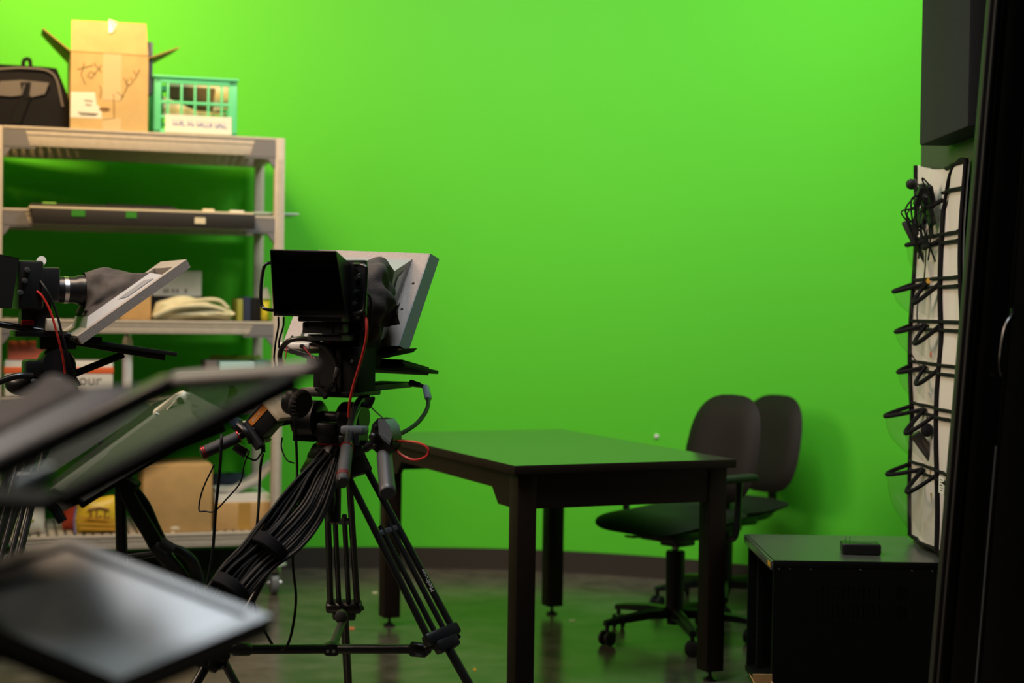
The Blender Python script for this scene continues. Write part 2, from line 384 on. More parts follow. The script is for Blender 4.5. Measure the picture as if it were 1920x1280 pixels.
# ------------------------------------------------------------------ task chairs (front of chair = local +y)
def task_chair(name, label, X, Y, yaw, seat_z=0.455, base_rot=0.0, arms=(-1, 1)):
    f = Frame((X, Y, 0), yaw)
    t = thing(name, label, 'chair', (X, Y, 0), 'task chairs behind the table')
    # seat: rounded cushion with waterfall front
    def seat_pt(u, v, top):
        a = 2*math.pi*u; n_ = 0.55
        cx = math.copysign(abs(math.cos(a))**n_, math.cos(a)); cy = math.copysign(abs(math.sin(a))**n_, math.sin(a))
        r = v; x = 0.245*cx*r; y = 0.235*cy*r+0.03
        th = (1-r**4)
        z = seat_z+0.030*th+0.018*x*x/0.06*0.3 if top else seat_z-0.032*th
        z += -0.035*max(0, (y-0.12)/0.15)**2+0.02*max(0, (-y+0.02)/0.2)
        return (x, y, z)
    m = MB(f); m.surf(lambda u, v: seat_pt(u, v, True), 36, 10); m.surf(lambda u, v: seat_pt(u, v, False), 36, 10)
    m.build('seat', SEATF, t, 60)
    bz0, bz1 = seat_z+0.045, seat_z+0.455
    def back_pt(u, v, front):
        a = 2*math.pi*u; n_ = 0.66
        cx = math.copysign(abs(math.cos(a))**n_, math.cos(a)); cz = math.copysign(abs(math.sin(a))**n_, math.sin(a))
        hw = 0.178*(1.0-0.08*max(0, cz))*v; x = hw*cx; z = (bz0+bz1)/2+(bz1-bz0)/2*cz*v
        th = 1-v**5
        y = -0.235-0.10*((z-bz0)/0.41)*0.9+0.6*x*x
        y += 0.032*th if front else -0.028*th
        return (x, y, z)
    m = MB(f); m.surf(lambda u, v: back_pt(u, v, True), 36, 10); m.surf(lambda u, v: back_pt(u, v, False), 36, 10)
    m.build('backrest', LEATH, t, 60)
    m = MB(f); m.tube(smooth([(0, -0.06, seat_z-0.05), (0, -0.22, seat_z-0.055), (0, -0.285, seat_z-0.03), (0, -0.295, seat_z+0.06), (0, -0.305, seat_z+0.2)], 6), 0.020, 10)
    m.build('back_support', BLACKP, t)
    m = MB(f); m.box((0, 0.0, seat_z-0.055), (0.17, 0.22, 0.04), bev=0.008); m.box((0, -0.01, seat_z-0.085), (0.09, 0.10, 0.03), bev=0.006)
    m.tube([(0.06, 0.02, seat_z-0.07), (0.19, 0.03, seat_z-0.085)], 0.006); m.box((0.20, 0.03, seat_z-0.086), (0.05, 0.02, 0.008), bev=0.003)
    m.build('mechanism', BLACKP, t)
    for s_ in arms:
        m = MB(f); x = s_*0.27
        m.tube(smooth([(s_*0.14, -0.02, seat_z-0.045), (s_*0.24, -0.02, seat_z-0.05), (x, -0.02, seat_z-0.01), (x, -0.03, seat_z+0.16)], 5), 0.013, 8)
        ar = m.build('armrest', BLACKP, t)
        MB(f).box((x, 0.0, seat_z+0.172), (0.055, 0.23, 0.026), bev=0.011, seg=3).build('arm_pad', RUBBER, ar)
    MB(f).cyl((0, 0, 0.30), (0, 0, seat_z-0.08), 0.014, n=14).build('gas_lift', SILVER, t)
    MB(f).lathe([(0, 0.06), (0.028, 0.06), (0.032, 0.11), (0.034, 0.13), (0.036, 0.33), (0.030, 0.335), (0, 0.335)], (0, 0, 0)).build('column_shroud', BLACKP, t)
    for k in range(5):
        a = base_rot+2*math.pi*k/5; d = V((math.sin(a), math.cos(a), 0)); sd = V((d.y, -d.x, 0))
        m = MB(f)
        secs = [(0.02, 0.125, 0.030, 0.040), (0.12, 0.122, 0.026, 0.034), (0.24, 0.106, 0.021, 0.028), (0.295, 0.094, 0.017, 0.022)]
        vs = []; fs = []
        for rr, z, hw, ht in secs:
            for sx, sz in ((-1, -1), (-0.8, 0.55), (0, 1), (0.8, 0.55), (1, -1)):
                vs.append(d*rr+sd*hw*0.8*sx+V((0, 0, z-ht/2+ht/2*sz)))
        for i in range(3):
            for j in range(5): fs.append([5*i+j, 5*i+(j+1) % 5, 5*i+5+(j+1) % 5, 5*i+5+j])
        fs += [[0, 1, 2, 3, 4], [15, 16, 17, 18, 19]]
        m.add(vs, fs); leg = m.build('base_arm', BLACKP, t, 30)
        e_ = d*0.285; m = MB(f); m.cyl(e_+V((0, 0, 0.05)), e_+V((0, 0, 0.085)), 0.008)
        ca = a+random.uniform(-1, 1); sd2 = V((math.cos(ca), math.sin(ca), 0))
        for s_ in (-1, 1):
            c0 = e_+sd2*(0.008*s_)+V((0, 0, 0.0272)); c1 = e_+sd2*(0.024*s_)+V((0, 0, 0.0272))
            m.tube([c0, c0+(c1-c0)*0.2, c0+(c1-c0)*0.8, c1], [0.0215, 0.027, 0.027, 0.020], 18)
        m.cyl(e_-sd2*0.02+V((0, 0, 0.03)), e_+sd2*0.02+V((0, 0, 0.03)), 0.011, n=10)
        m.build('caster', RUBBER, leg)
    return t
c1 = at(1264, 1195, 5.95); c2 = at(1356, 1150, 6.62)
task_chair('task_chair', 'black office chair nearer the table, its seat front under the tabletop', c1.x, 5.95, math.atan2(-0.73, -0.69), 0.452, 0.32)
task_chair('task_chair', 'black office chair half hidden behind the other chair against the green wall', c2.x, 6.62, math.atan2(-0.77, -0.64), 0.42, 0.5, ())

# ------------------------------------------------------------------ equipment rack
ra = at(1451, 1050, 4.80); rb = at(1398, 998, 5.36)
RZ = ra.z; RX0 = ra.x; RW, RD = 1.335-RX0, 0.56
rk = thing('equipment_rack', 'low black metal equipment rack with vented side against the dark wall', 'rack', (RX0+RW/2, 4.8+RD/2, 0))
rf = Frame((RX0, 4.80, 0))
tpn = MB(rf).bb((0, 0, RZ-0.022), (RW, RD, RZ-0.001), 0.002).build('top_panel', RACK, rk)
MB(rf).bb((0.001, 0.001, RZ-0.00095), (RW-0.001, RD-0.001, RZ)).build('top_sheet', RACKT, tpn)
m = MB(rf)
y0 = 0.006
# near side panel with slots left open: two rows of louvres
sl = [(0.085+0.0155*i) for i in range(16)]+[0.372+0.0085*i for i in range(4)]
rows = [(RZ-0.115, RZ-0.075), (RZ-0.172, RZ-0.132)]
m.bb((0, 0, 0.03), (RW, 0.016, RZ-0.172)); m.bb((0, 0, RZ-0.075), (RW, 0.016, RZ-0.0225)); m.bb((0, 0, RZ-0.132), (RW, 0.016, RZ-0.115))
edges = [0.0]
for s_ in sl: edges += [s_, s_+0.0035]
edges.append(RW)
for za, zb in rows:
    for i in range(0, len(edges), 2): m.bb((edges[i], 0, za), (edges[i+1], 0.016, zb))
m.build('side_panel', RACK, rk)
MB(rf).bb((0.006, RD-0.016, 0.03), (RW, RD, RZ-0.0225)).build('side_panel', RACK, rk)
MB(rf).bb((RW-0.02, 0.017, 0.03), (RW, RD-0.017, RZ-0.0225)).build('rear_panel', RACK, rk)
MB(rf).bb((0.0, 0.017, 0.03), (RW-0.021, RD-0.017, 0.045)).build('bottom_panel', RACK, rk)
for yy in (0.05, RD-0.075):
    m = MB(rf); m.bb((0.03, yy, 0.046), (0.034, yy+0.025, RZ-0.0235))
    rl = m.build('mounting_rail', RACK, rk)
    m = MB(rf)
    for i in range(24): m.box((0.0292, yy+0.012, 0.06+i*0.0165), (0.0015, 0.006, 0.006))
    m.build('rail_holes', DGREY, rl)
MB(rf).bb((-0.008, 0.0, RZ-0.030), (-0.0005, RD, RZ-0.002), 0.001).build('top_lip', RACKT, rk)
m = MB(rf); m.bb((-0.0098, 0.008, RZ-0.022), (-0.0085, 0.055, RZ-0.008)); m.build('warning_label', MUSTARD, rk)['label'] = 'small orange warning label'
for sx in (0.016, 0.049, 0.112, 0.262, 0.417, 0.478):
    if sx < RW: MB(rf).lathe([(0, 0), (0.0028, 0), (0.002, 0.0018), (0, 0.002)], (sx, -0.0002, RZ-0.026-0.0*sx), (0, -1, 0), 10).build('screw', SILVER, rk)
for (sx, sy) in ((0.04, 0.05), (RW-0.04, 0.05), (0.04, RD-0.05), (RW-0.04, RD-0.05)):
    MB(rf).cyl((sx, sy, 0.0), (sx, sy, 0.0298), 0.018, 0.022).build('foot', RUBBER, rk)
# charger
g0 = Frame((0, 0, RZ)).px(1617, 1040, 2, 0.0)
gf = Frame((g0.x, g0.y+0.03, RZ), R(6))
ch = thing('power_adapter', 'small black plug-in power adapter lying prongs up on the rack', 'power adapter', (g0.x, g0.y+0.03, RZ))
MB(gf).box((0, 0, 0.018), (0.118, 0.082, 0.034), bev=0.006, seg=3).build('adapter_body', BLACKP, ch)
MB(gf).bb((-0.025, -0.02, 0.0353), (0.045, 0.03, 0.0358)).build('label_plate', DGREY, ch)
for s_ in (-1, 1): MB(gf).bb((-0.041+s_*0.006-0.0008, -0.024, 0.030), (-0.041+s_*0.006+0.0008, -0.018, 0.056)).build('prong', CHROME, ch)
# cardboard box inside rack foot
b0 = at(1407, 1262, 4.66); b1 = at(1447, 1262, 4.66)
bx = thing('cardboard_box', 'open brown cardboard box on the floor before the rack, cut by the lower border', 'box', ((b0.x+b1.x)/2+0.004, 4.58, 0))
m = MB(); zt = b0.z; x0, x1, y0, y1 = b0.x+0.006, b1.x, 4.50, 4.655
for a, b in (((x0, y0, 0), (x1, y0+0.004, zt-0.05)), ((x0, y1-0.004, 0), (x1, y1, zt)), ((x0, y0, 0), (x0+0.004, y1, zt-0.02)), ((x1-0.004, y0, 0), (x1, y1, zt-0.02)), ((x0, y0, 0), (x1, y1, 0.004))): m.bb(a, b)
m.build('box_walls', CARD, bx)
MB().slab([(x0, y0+0.02, zt-0.02), (x0, y1-0.01, zt-0.02), (x0-0.012, y1-0.01, zt+0.001), (x0-0.012, y0+0.02, zt-0.006)], 0.003).build('flap', CARDIN, bx)

# ------------------------------------------------------------------ acoustic panel
ap0 = at(1715, 273, 4.93)
pz = ap0.z
ac = MB().bb((1.243, 4.41, pz), (XW-0.002, 4.93, 2.75), 0.006).build('acoustic_panel', FOAM)
tag(ac, 'thick charcoal fabric acoustic panel high on the dark right wall', 'acoustic panel')

# ------------------------------------------------------------------ hanging pocket organizer
ox = XW-0.012
oy0, oy1 = 4.66, 5.235
otop = at(1815, 302, 4.70).z; obot = RZ+0.02
og = thing('pocket_organizer', 'white hanging pocket organizer with black binding on the dark wall', 'organizer', (ox, (oy0+oy1)/2, obot))
def og_wave(y, z): return 0.008*math.sin(y*23+z*3)+0.006*math.sin(z*9+y*5)
def top_z(y): return otop+0.035*(y-oy0)/(oy1-oy0)-0.02*math.sin(math.pi*(y-oy0)/(oy1-oy0))
def ogp(u, v):
    y = oy0+(oy1-oy0)*u; z = obot+(top_z(y)-obot)*v; return (ox-0.008-abs(og_wave(y, z)), y, z)
MB().surf(ogp, 40, 40, (0.006, 0, 0)).build('backing', CANVAS, og, 60)
ydiv = 4.895
m = MB()
def vline(y, z0, z1, r): return [(ox-0.014-abs(og_wave(y, z0+(z1-z0)*i/24)), y, z0+(z1-z0)*i/24) for i in range(25)]
for y in (oy0+0.003, oy1-0.003): m.tube(vline(y, obot, top_z(y), 0), 0.007, 8)
m.tube(vline(ydiv, obot, otop-0.13, 0), 0.008, 8)
m.tube([ogp(i/20, 0) for i in range(21)], 0.007); m.tube([V(ogp(i/20, 1))+V((-0.002, 0, 0)) for i in range(9)], 0.006)
m.tube(smooth([(ox-0.016, ydiv, otop-0.13), (ox-0.02, ydiv-0.08, otop-0.03), (ox-0.018, oy0+0.06, otop+0.004), (ox-0.016, oy0+0.005, otop)], 5), 0.006)
m.build('binding', BIND, og)
def zrow(py, Y=4.9): return at(1785, py, Y).z
rows_px = [362, 440, 522, 603, 684, 766, 882]
for i, py in enumerate(rows_px):
    z = zrow(py)
    m = MB()
    for dz in ((0,) if i == 0 else (0.0, -0.026)):
        m.tube([(ox-0.017-abs(og_wave(y, z)), y, z+dz) for y in [oy0+0.004+(ydiv-oy0)*k/8 for k in range(9)]], 0.0055, 6)
        if i > 0: m.tube([(ox-0.015-abs(og_wave(y, z)), y, z+dz) for y in [ydiv+(oy1-ydiv)*k/10 for k in range(11)]], 0.0055, 6)
    m.build('seam_band', BIND, og)
# clear bulging pockets: two columns beyond the divider; rim is a bowed black binding
def pocket(ya, yb, zt, zb, bulge, droop):
    def rim(t):
        q = math.sin(math.pi*t)**0.8
        return V((ox-0.018-bulge*q, ya+(yb-ya)*t, zt-droop*q))
    pk = MB().surf(lambda u, v: rim(u).lerp(V((ox-0.02-0.10*bulge*math.sin(math.pi*u), ya+(yb-ya)*u, zb)), v) + V((-0.25*bulge*math.sin(math.pi*v)*math.sin(math.pi*u), 0, 0)), 14, 10).build('pocket', VINYL, og, 70)
    MB().tube([rim(k/16) for k in range(17)], 0.0072, 6).build('rim_binding', BIND, pk)
bul = [None, (0.045, 0.02), (0.085, 0.05), (0.075, 0.045), (0.065, 0.04), (0.105, 0.055), (0.095, 0.05)]
for i in range(1, 7):
    zt = zrow(rows_px[i])-0.012; zb = (zrow(rows_px[i+1])+0.012) if i < 6 else obot+0.02
    if i == 0: continue
    bl, dr_ = bul[i]
    pocket(ydiv+0.004, 5.06, zt, zb, bl*0.75, dr_*1.3)
    pocket(5.065, oy1-0.006, zt, zb, bl, dr_*0.55)
pocket(ydiv+0.004, 5.06, zrow(375), zrow(436), 0.03, 0.02)
# organizer contents
def on_org(px, py, Y): return at(px, py, Y)
m = MB()
for k in range(26):
    a = at(1712+random.uniform(0, 70), 345+random.uniform(0, 60), 5.0+random.uniform(-0.06, 0.12))
    b = a+V((random.uniform(-0.02, 0.05), random.uniform(-0.06, 0.06), random.uniform(-0.16, -0.05)))
    mid = (a+b)/2+V((random.uniform(-0.05, 0.02), random.uniform(-0.02, 0.02), random.uniform(-0.03, 0.06)))
    for q_ in (a, b, mid): q_.x = min(q_.x, ox-0.03)
    m.tube(smooth([a, mid, b], 6), 0.0028, 6)
for k in range(12):
    c = at(1718+random.uniform(0, 62), 352+random.uniform(0, 66), 5.0+random.uniform(-0.05, 0.1)); c.x = min(c.x, ox-0.035)
    m.box(c, (0.016, 0.03, 0.06), Euler((random.uniform(-.6, .6), random.uniform(-.5, .5), 0)).to_matrix(), 0.004)
tag(m.build('microphone_cables', CABLE), 'tangle of thin black microphone leads spilling from the top organizer pockets', 'cables')
tag(MB().surf(lambda u, v: at(1742+42*u, 372+68*v+6*math.sin(u*7), 5.02)+V((-0.012*math.sin(math.pi*u)*math.sin(math.pi*v), 0.01*math.sin(v*9+u*5), 0)), 14, 14, (0.012, 0.004, 0)).build('black_pouch', BFAB), 'crumpled black pouch stuffed in the top organizer pocket', 'pouch')
mb = MB(); mc = at(1716, 348, 5.1); mb.lathe([(0, 0), (0.013, 0.002), (0.017, 0.012), (0.016, 0.022), (0.008, 0.03), (0, 0.03)], mc, (-1, -0.3, 0.3), 16)
tag(mb.build('clip_microphone', RUBBER), 'round black foam microphone head poking out of the cable tangle', 'microphone')
a = at(1697, 414, 5.12); b = at(1722, 466, 5.12)
hd = thing('handheld_transmitter', 'black cylindrical handle sticking up left from the second organizer tier', 'microphone', b)
MB().tube([a, a.lerp(b, 0.05), a.lerp(b, 0.75), b], [0.011, 0.014, 0.013, 0.011], 16).build('handle_body', RUBBER, hd)
MB().tube([b, b+(b-a)*0.9], [0.008, 0.004], 10).build('shaft', BLACKP, hd)
def slip(name, pts, Y, m_, label, cat, t=0.002):
    q = [at(x, y, Y) for x, y in pts]; mb = MB(); mb.prism(q, V((0.004, t+0.004, 0))); return tag(mb.build(name, m_), label, cat)
slip('paper_slip', [(1737, 487), (1755, 497), (1772, 565), (1752, 570)], 5.0, PAPER, 'white paper slip leaning in the third organizer tier', 'paper')
slip('brown_envelope', [(1742, 540), (1757, 540), (1772, 580), (1768, 592)], 5.0, CARD, 'brown card strip in the organizer pocket under the yellow clip', 'card')
yc = at(1742, 527, 5.03); tag(MB().lathe([(0.004, 0), (0.009, 0), (0.009, 0.006), (0.004, 0.006)], yc, (-0.3, -1, 0.2), 14).build('yellow_ring', MUSTARD), 'small mustard yellow ring on a black clip in the organizer', 'ring')
for k, (px, py) in enumerate(((1748, 664), (1755, 660), (1752, 670))):
    c = at(px, py, 5.0); tag(MB().ball(c, (0.008, 0.011, 0.014), 10, 8).build('earplug', PINKO), 'orange red foam earplugs bunched in the fourth organizer tier', 'earplug', 'earplugs in the organizer pocket')
slip('small_card', [(1738, 735), (1752, 738), (1766, 765), (1754, 768)], 5.0, PAPER, 'white card standing in the fifth organizer tier', 'card')
a = at(1716, 812, 5.03); b = at(1752, 862, 5.03)
tag(MB().tube([a, a.lerp(b, 0.1), a.lerp(b, 0.9), b], [0.014, 0.019, 0.019, 0.016], 14).build('metal_canister', mat('gunmetal', (0.11, 0.095, 0.085), 0.3, metal=0.7)), 'dark metal tube lying slanted in the sixth organizer tier', 'canister')
tag(MB().ball(at(1738, 806, 5.0), (0.02, 0.02, 0.022), 12, 8).build('black_pouch', BFAB), 'tiny round black pouch beside the metal tube in the organizer', 'pouch')
slip('hang_tag', [(1744, 872), (1756, 874), (1756, 892), (1743, 890)], 4.99, CARD, 'tan tag peeking above the lowest organizer pocket', 'tag')
slip('red_pen_pack', [(1747, 914), (1755, 912), (1771, 1010), (1766, 1012)], 4.98, PINKO, 'orange red packet standing in the lowest organizer pocket', 'packet')
slip('battery_card', [(1744, 924), (1752, 924), (1754, 940), (1746, 942)], 4.975, OLIVE, 'green printed card in front of the orange packet in the lowest pocket', 'card')
slip('white_tube', [(1748, 945), (1752, 944), (1763, 1000), (1758, 1002)], 4.975, PAPER, 'thin white stick in the lowest organizer pocket', 'stick')
zz = at(1776, 910, 4.8); lm = MB().bb((ox-0.030, 4.78, zz.z-0.025), (ox-0.028, 4.835, zz.z+0.025)); nl = lm.build('note_label', PAPER); tag(nl, 'white paper label with printed lines pinned near the organizer bottom', 'label')
lm = MB()
for k in range(5): lm.bb((ox-0.0306, 4.79, zz.z+0.015-k*0.008), (ox-0.0301, 4.815+0.003*(k % 3), zz.z+0.0175-k*0.008))
lm.build('printed_lines', TEXT, nl)
cable('hanging_lead', pxs([(1738, 430, 5.0), (1733, 520, 5.03), (1722, 560, 5.05), (1720, 600, 5.06), (1732, 622, 5.05)], 5), 0.0022, CABLE, 'thin black lead hanging down the left of the organizer', 'cable')
cable('looped_lead', pxs([(1742, 610, 5.06), (1722, 606, 5.1), (1706, 625, 5.12), (1708, 660, 5.12), (1724, 685, 5.1), (1735, 690, 5.06)], 5), 0.0022, CABLE, 'thin black lead curling in a loop at the middle of the organizer', 'cable')

# ------------------------------------------------------------------ shelf unit
SF = Frame((-0.984, 6.731, 0), -0.307)
SL, SD = 1.13, 0.60
def sq(px, py, y=0.0): return SF.px(px, py, 1, y)
zs = [sq(516, 258).z, sq(512, 405).z, sq(512, 603).z, sq(512, 745).z, sq(440, 997).z]
RAILH = [0.078, 0.062, 0.055, 0.055, 0.06]
sh = thing('shelf_unit', 'tall beige plastic shelving unit on casters before the green wall', 'shelf', SF.M @ V((-SL/2, SD/2, 0)))
PW = 0.042
for sx in (0, 1):
    for sy in (0, 1):
        x0 = (-PW*0.5 if sx == 0 else -SL-PW*0.5); y0 = (0.0 if sy == 0 else SD-PW)
        m = MB(SF); m.bb((x0, y0, 0.155), (x0+PW, y0+PW, zs[0]), 0.005); m.bb((x0+PW*0.3, y0-0.004, 0.16), (x0+PW*0.7, y0+0.002, zs[0]-0.09))
        p = m.build('post', BEIGE, sh)
        cx, cy = x0+PW/2, y0+PW/2
        m = MB(SF); m.lathe([(0, 0.13), (0.05, 0.13), (0.045, 0.14), (0.024, 0.156), (0, 0.156)], (cx, cy, 0), n=20)
        m.build('post_foot', PORT, p)
        m = MB(SF); m.cyl((cx, cy, 0.118), (cx, cy, 0.131), 0.022); m.cyl((cx, cy, 0.10), (cx, cy, 0.12), 0.028)
        m.bar((cx-0.022, cy, 0.105), (cx-0.022, cy+0.02, 0.045), 0.003, 0.03); m.bar((cx+0.022, cy, 0.105), (cx+0.022, cy+0.02, 0.045), 0.003, 0.03)
        m.cyl((cx-0.032, cy+0.02, 0.05), (cx+0.032, cy+0.02, 0.05), 0.008)
        m.build('caster_fork', CHROME, p)
        MB(SF).tube([(cx-0.016, cy+0.02, 0.05), (cx-0.013, cy+0.02, 0.05), (cx+0.013, cy+0.02, 0.05), (cx+0.016, cy+0.02, 0.05)], [0.044, 0.05, 0.05, 0.044], 20).build('caster_wheel', MGREY, p)
for i, z in enumerate(zs):
    h_ = RAILH[i]; m = MB(SF); xa, xb = -SL+PW*0.5, -PW*0.5
    for y in (0.004, SD-0.030):
        m.bb((xa, y, z-h_), (xb, y+0.026, z), 0.004)
        m.bb((xa+0.08, y-0.003, z-h_*0.42), (xb-0.08, y+0.001, z-h_*0.30)); m.bb((xa, y-0.005, z-0.012), (xb, y+0.001, z), 0.002)
    for x in (-SL-0.013, -0.013): m.bb((x, PW, z-h_), (x+0.026, SD-PW, z), 0.004)
    tr = m.build('traverse', BEIGE, sh)
    for s_, x in ((1, xa), (-1, xb)):
        m = MB(SF)
        m.prism([(x, -0.002, z-h_-0.004), (x, -0.002, z-0.014), (x+s_*0.085, -0.002, z-0.014), (x+s_*0.105, -0.002, z-h_-0.004)], (0, 0.034, 0))
        m.prism([(x, 0.0, z-h_-0.004), (x+s_*0.125, 0.0, z-h_-0.004), (x+s_*0.125, 0.0, z-h_-0.010), (x+s_*0.03, 0.0, z-h_-0.012), (x+s_*0.006, 0.0, z-h_-0.045), (x, 0.0, z-h_-0.045)], (0, 0.03, 0))
        m.build('corner_connector', CONN, tr)
    m = MB(SF)
    n = 30
    for k in range(n):
        x = xa+0.012+(xb-xa-0.05)*k/(n-1); m.bb((x, 0.031, z-0.022), (x+0.024, SD-0.031, z-0.001))
    for y in (0.10, 0.22, 0.34, 0.46): m.bb((xa, y, z-0.0225), (xb, y+0.012, z-0.012))
    pl_ = m.build('shelf_plate', BEIGE, sh); pl_['label'] = 'vented shelf plate of narrow slats'

def sbox(px0, py0, px1, d, depth, z, name, m_, label, cat, bev=0.004, build=True):
    a = sq(px0, py0, d); b = sq(px1, py0, d)
    mb = MB(SF).bb((a.x, d, z), (b.x, d+depth, a.z), bev)
    return tag(mb.build(name, m_), label, cat), (a.x, b.x, a.z)

# --- top shelf
Z = zs[0]+0.0005
# camera bag
a = sq(-70, 125, 0.04); b = sq(132, 232, 0.04); bx0, bx1, bzt = a.x, b.x, sq(60, 122, 0.04).z
bg = thing('camera_bag', 'black and grey nylon camera bag on the top shelf beside the carton', 'bag', SF.M @ V(((bx0+bx1)/2, 0.16, Z)))
def bagpt(u, v):
    an = 2*math.pi*u; n_ = 0.45
    cx = math.copysign(abs(math.cos(an))**n_, math.cos(an)); cy = math.copysign(abs(math.sin(an))**n_, math.sin(an))
    k = 1.0-0.30*max(0, v-0.45)**1.1*1.6+0.03*math.sin(9*u*6.28+v*5)*0.4
    return ((bx0+bx1)/2+cx*(bx1-bx0)/2*k, 0.16+cy*0.115*(1-0.35*max(0, v-0.5)), Z+(bzt-Z)*v)
m = MB(SF); m.surf(bagpt, 40, 12); top = [bagpt(i/40, 1) for i in range(40)]; m.add(top, [list(range(40))]); bot = [bagpt(i/40, 0) for i in range(40)]; m.add(bot, [list(range(40))[::-1]])
m.build('bag_body', BFAB, bg, 70)
fy = 0.038
def bp(px, py, y=fy): return sq(px, py, y)
m = MB(SF); m.prism([bp(0, 152), bp(40, 150), bp(92, 155), bp(84, 176), bp(60, 182), bp(46, 178), bp(20, 181), bp(-8, 178)], (0, 0.02, 0)); fl = m.build('front_flap', GFAB, bg); fl['label'] = 'light grey front flap of the bag'
m = MB(SF); m.prism([bp(38, 154, 0.034), bp(58, 154, 0.034), (bp(54, 185, 0.034)), bp(44, 185, 0.034)], (0, 0.006, 0)); m.prism([bp(38, 180, 0.036), bp(58, 180, 0.036), bp(38, 232, 0.036), bp(18, 232, 0.036)], (0, 0.006, 0)); m.build('strap', BFAB, bg)
m = MB(SF); m.bar(bp(46, 158, 0.031), bp(40, 178, 0.031), 0.006, 0.004, (0, 1, 0)); m.build('zip_pull', SILVER, bg)
m = MB(SF); m.tube(smooth([bp(43, 128, 0.12), bp(45, 113, 0.13), bp(55, 112, 0.13), bp(58, 128, 0.12)], 6), 0.008, 8); m.build('handle', BFAB, bg)
m = MB(SF); m.tube(smooth([bp(-20, 131, 0.06), bp(50, 128, 0.055), bp(100, 140, 0.06), bp(118, 200, 0.06)], 6), 0.005, 8); m.build('piping', GFAB, bg)

# big cardboard box
d = 0.015; a = sq(133, 97, d); b = sq(277, 243, d); x0, x1, zt = a.x, b.x, sq(200, 100, d).z; dep = 0.36
cb = thing('cardboard_box', 'tall open cardboard carton with raised flaps and scrawled writing on the top shelf', 'box', SF.M @ V(((x0+x1)/2, d+dep/2, Z)))
m = MB(SF); t_ = 0.005
m.bb((x0, d, Z), (x1, d+t_, zt)); m.bb((x0, d+dep-t_, Z), (x1, d+dep, zt)); m.bb((x0, d+t_, Z), (x0+t_, d+dep-t_, zt)); m.bb((x1-t_, d+t_, Z), (x1, d+dep-t_, zt)); m.bb((x0+t_, d+t_, Z), (x1-t_, d+dep-t_, Z+t_))
m.build('box_walls', CARDP, cb)
tl = sq(134, 38, d+0.03); tr_ = sq(274, 45, d+0.03)
m = MB(SF); m.slab([(x0+0.001, d+0.001, zt+0.0005), (x1-0.001, d+0.001, zt+0.0005), tr_, tl], 0.004); m.build('front_flap', CARDP, cb)
lf = sq(79, 59, d+0.10); m = MB(SF); m.slab([(x0-0.001, d+0.01, zt), (x0-0.001, d+dep-0.01, zt), (lf.x, d+dep-0.04, lf.z+0.02), (lf.x, d+0.03, lf.z)], 0.004); m.build('side_flap', CARDIN, cb)
rfp = sq(333, 92, d+0.08); m = MB(SF); m.slab([(x1+0.001, d+0.01, zt-0.005), (x1+0.001, d+dep-0.01, zt-0.005), (rfp.x, d+dep-0.05, rfp.z+0.02), (rfp.x, d+0.02, rfp.z)], 0.004); m.build('side_flap', CARDIN, cb)
m = MB(SF); c0, c1 = sq(193, 106, d).x, sq(228, 106, d).x
m.bb((c0, d-0.0012, zt-0.19), (c1, d-0.0004, zt)); m.slab([(c0, d-0.0008, zt), (c1, d-0.0008, zt), V((c1, tr_.y-0.002, tr_.z-0.004)), V((c0, tl.y-0.002, tl.z-0.008))], 0.0006)
m.bb((c0, d-0.0012, Z+0.002), (c1, d-0.0004, Z+0.05)); m.build('packing_tape', TAPE, cb)
lb = [sq(133, 172, d-0.001), sq(178, 173, d-0.001), sq(181, 195, d-0.001), sq(190, 205, d-0.001), sq(191, 222, d-0.001), sq(132, 220, d-0.001)]
m = MB(SF); m.prism(lb, (0, 0.0009, 0)); lbo = m.build('shipping_label', PAPER, cb); lbo['label'] = 'torn white shipping label'
m = MB(SF)
for (xa_, ya_, xb_, yb_) in ((158, 188, 174, 190), (160, 196, 172, 197), (146, 211, 184, 214), (150, 215, 180, 216)):
    m.bar(sq(xa_, ya_, d-0.0015), sq(xb_, yb_, d-0.0015), 0.004, 0.0008, (0, 1, 0))
m.build('label_print', TEXT, lbo)
m = MB(SF)
for st in ([(145, 130), (175, 122)], [(158, 118), (152, 140), (160, 158)], [(168, 135), (164, 143), (171, 147), (178, 139), (170, 133)], [(176, 118), (190, 135)], [(190, 122), (176, 140)],
           [(218, 172), (232, 182)], [(240, 160), (226, 188)], [(232, 145), (238, 160)], [(240, 148), (236, 156), (243, 160), (250, 152), (244, 145)], [(250, 132), (256, 142)], [(262, 130), (252, 150)], [(186, 160), (190, 166), (188, 184)]):
    m.tube([sq(x, y, d-0.001) for x, y in st], 0.0014, 5)
m.build('handwriting', INK, cb)
m = MB(SF); m.tube([sq(213, 176, d-0.0006), sq(214, 222, d-0.0006), sq(192, 224, d-0.0006)], 0.0018, 5); m.ball(sq(196, 205, d-0.001), (0.022, 0.001, 0.009)); m.build('torn_patch', mat('card_tear', (0.22, 0.12, 0.05), 0.9), cb)
m = MB(SF); pz_ = sq(215, 38, d+0.06)
m.slab([sq(204, 62, d+0.012), sq(212, 60, d+0.012), sq(222, 42, d+0.03), sq(204, 36, d+0.03)], 0.002); m.build('loose_tape', mat('bright_tape', (0.85, 0.8, 0.72), 0.2), cb)
g_, _ = sbox(270, 78, 287, d+0.05, 0.10, zt-0.15, 'grey_foam_slab', MGREY, 'grey foam slab sticking up inside the open carton', 'foam')

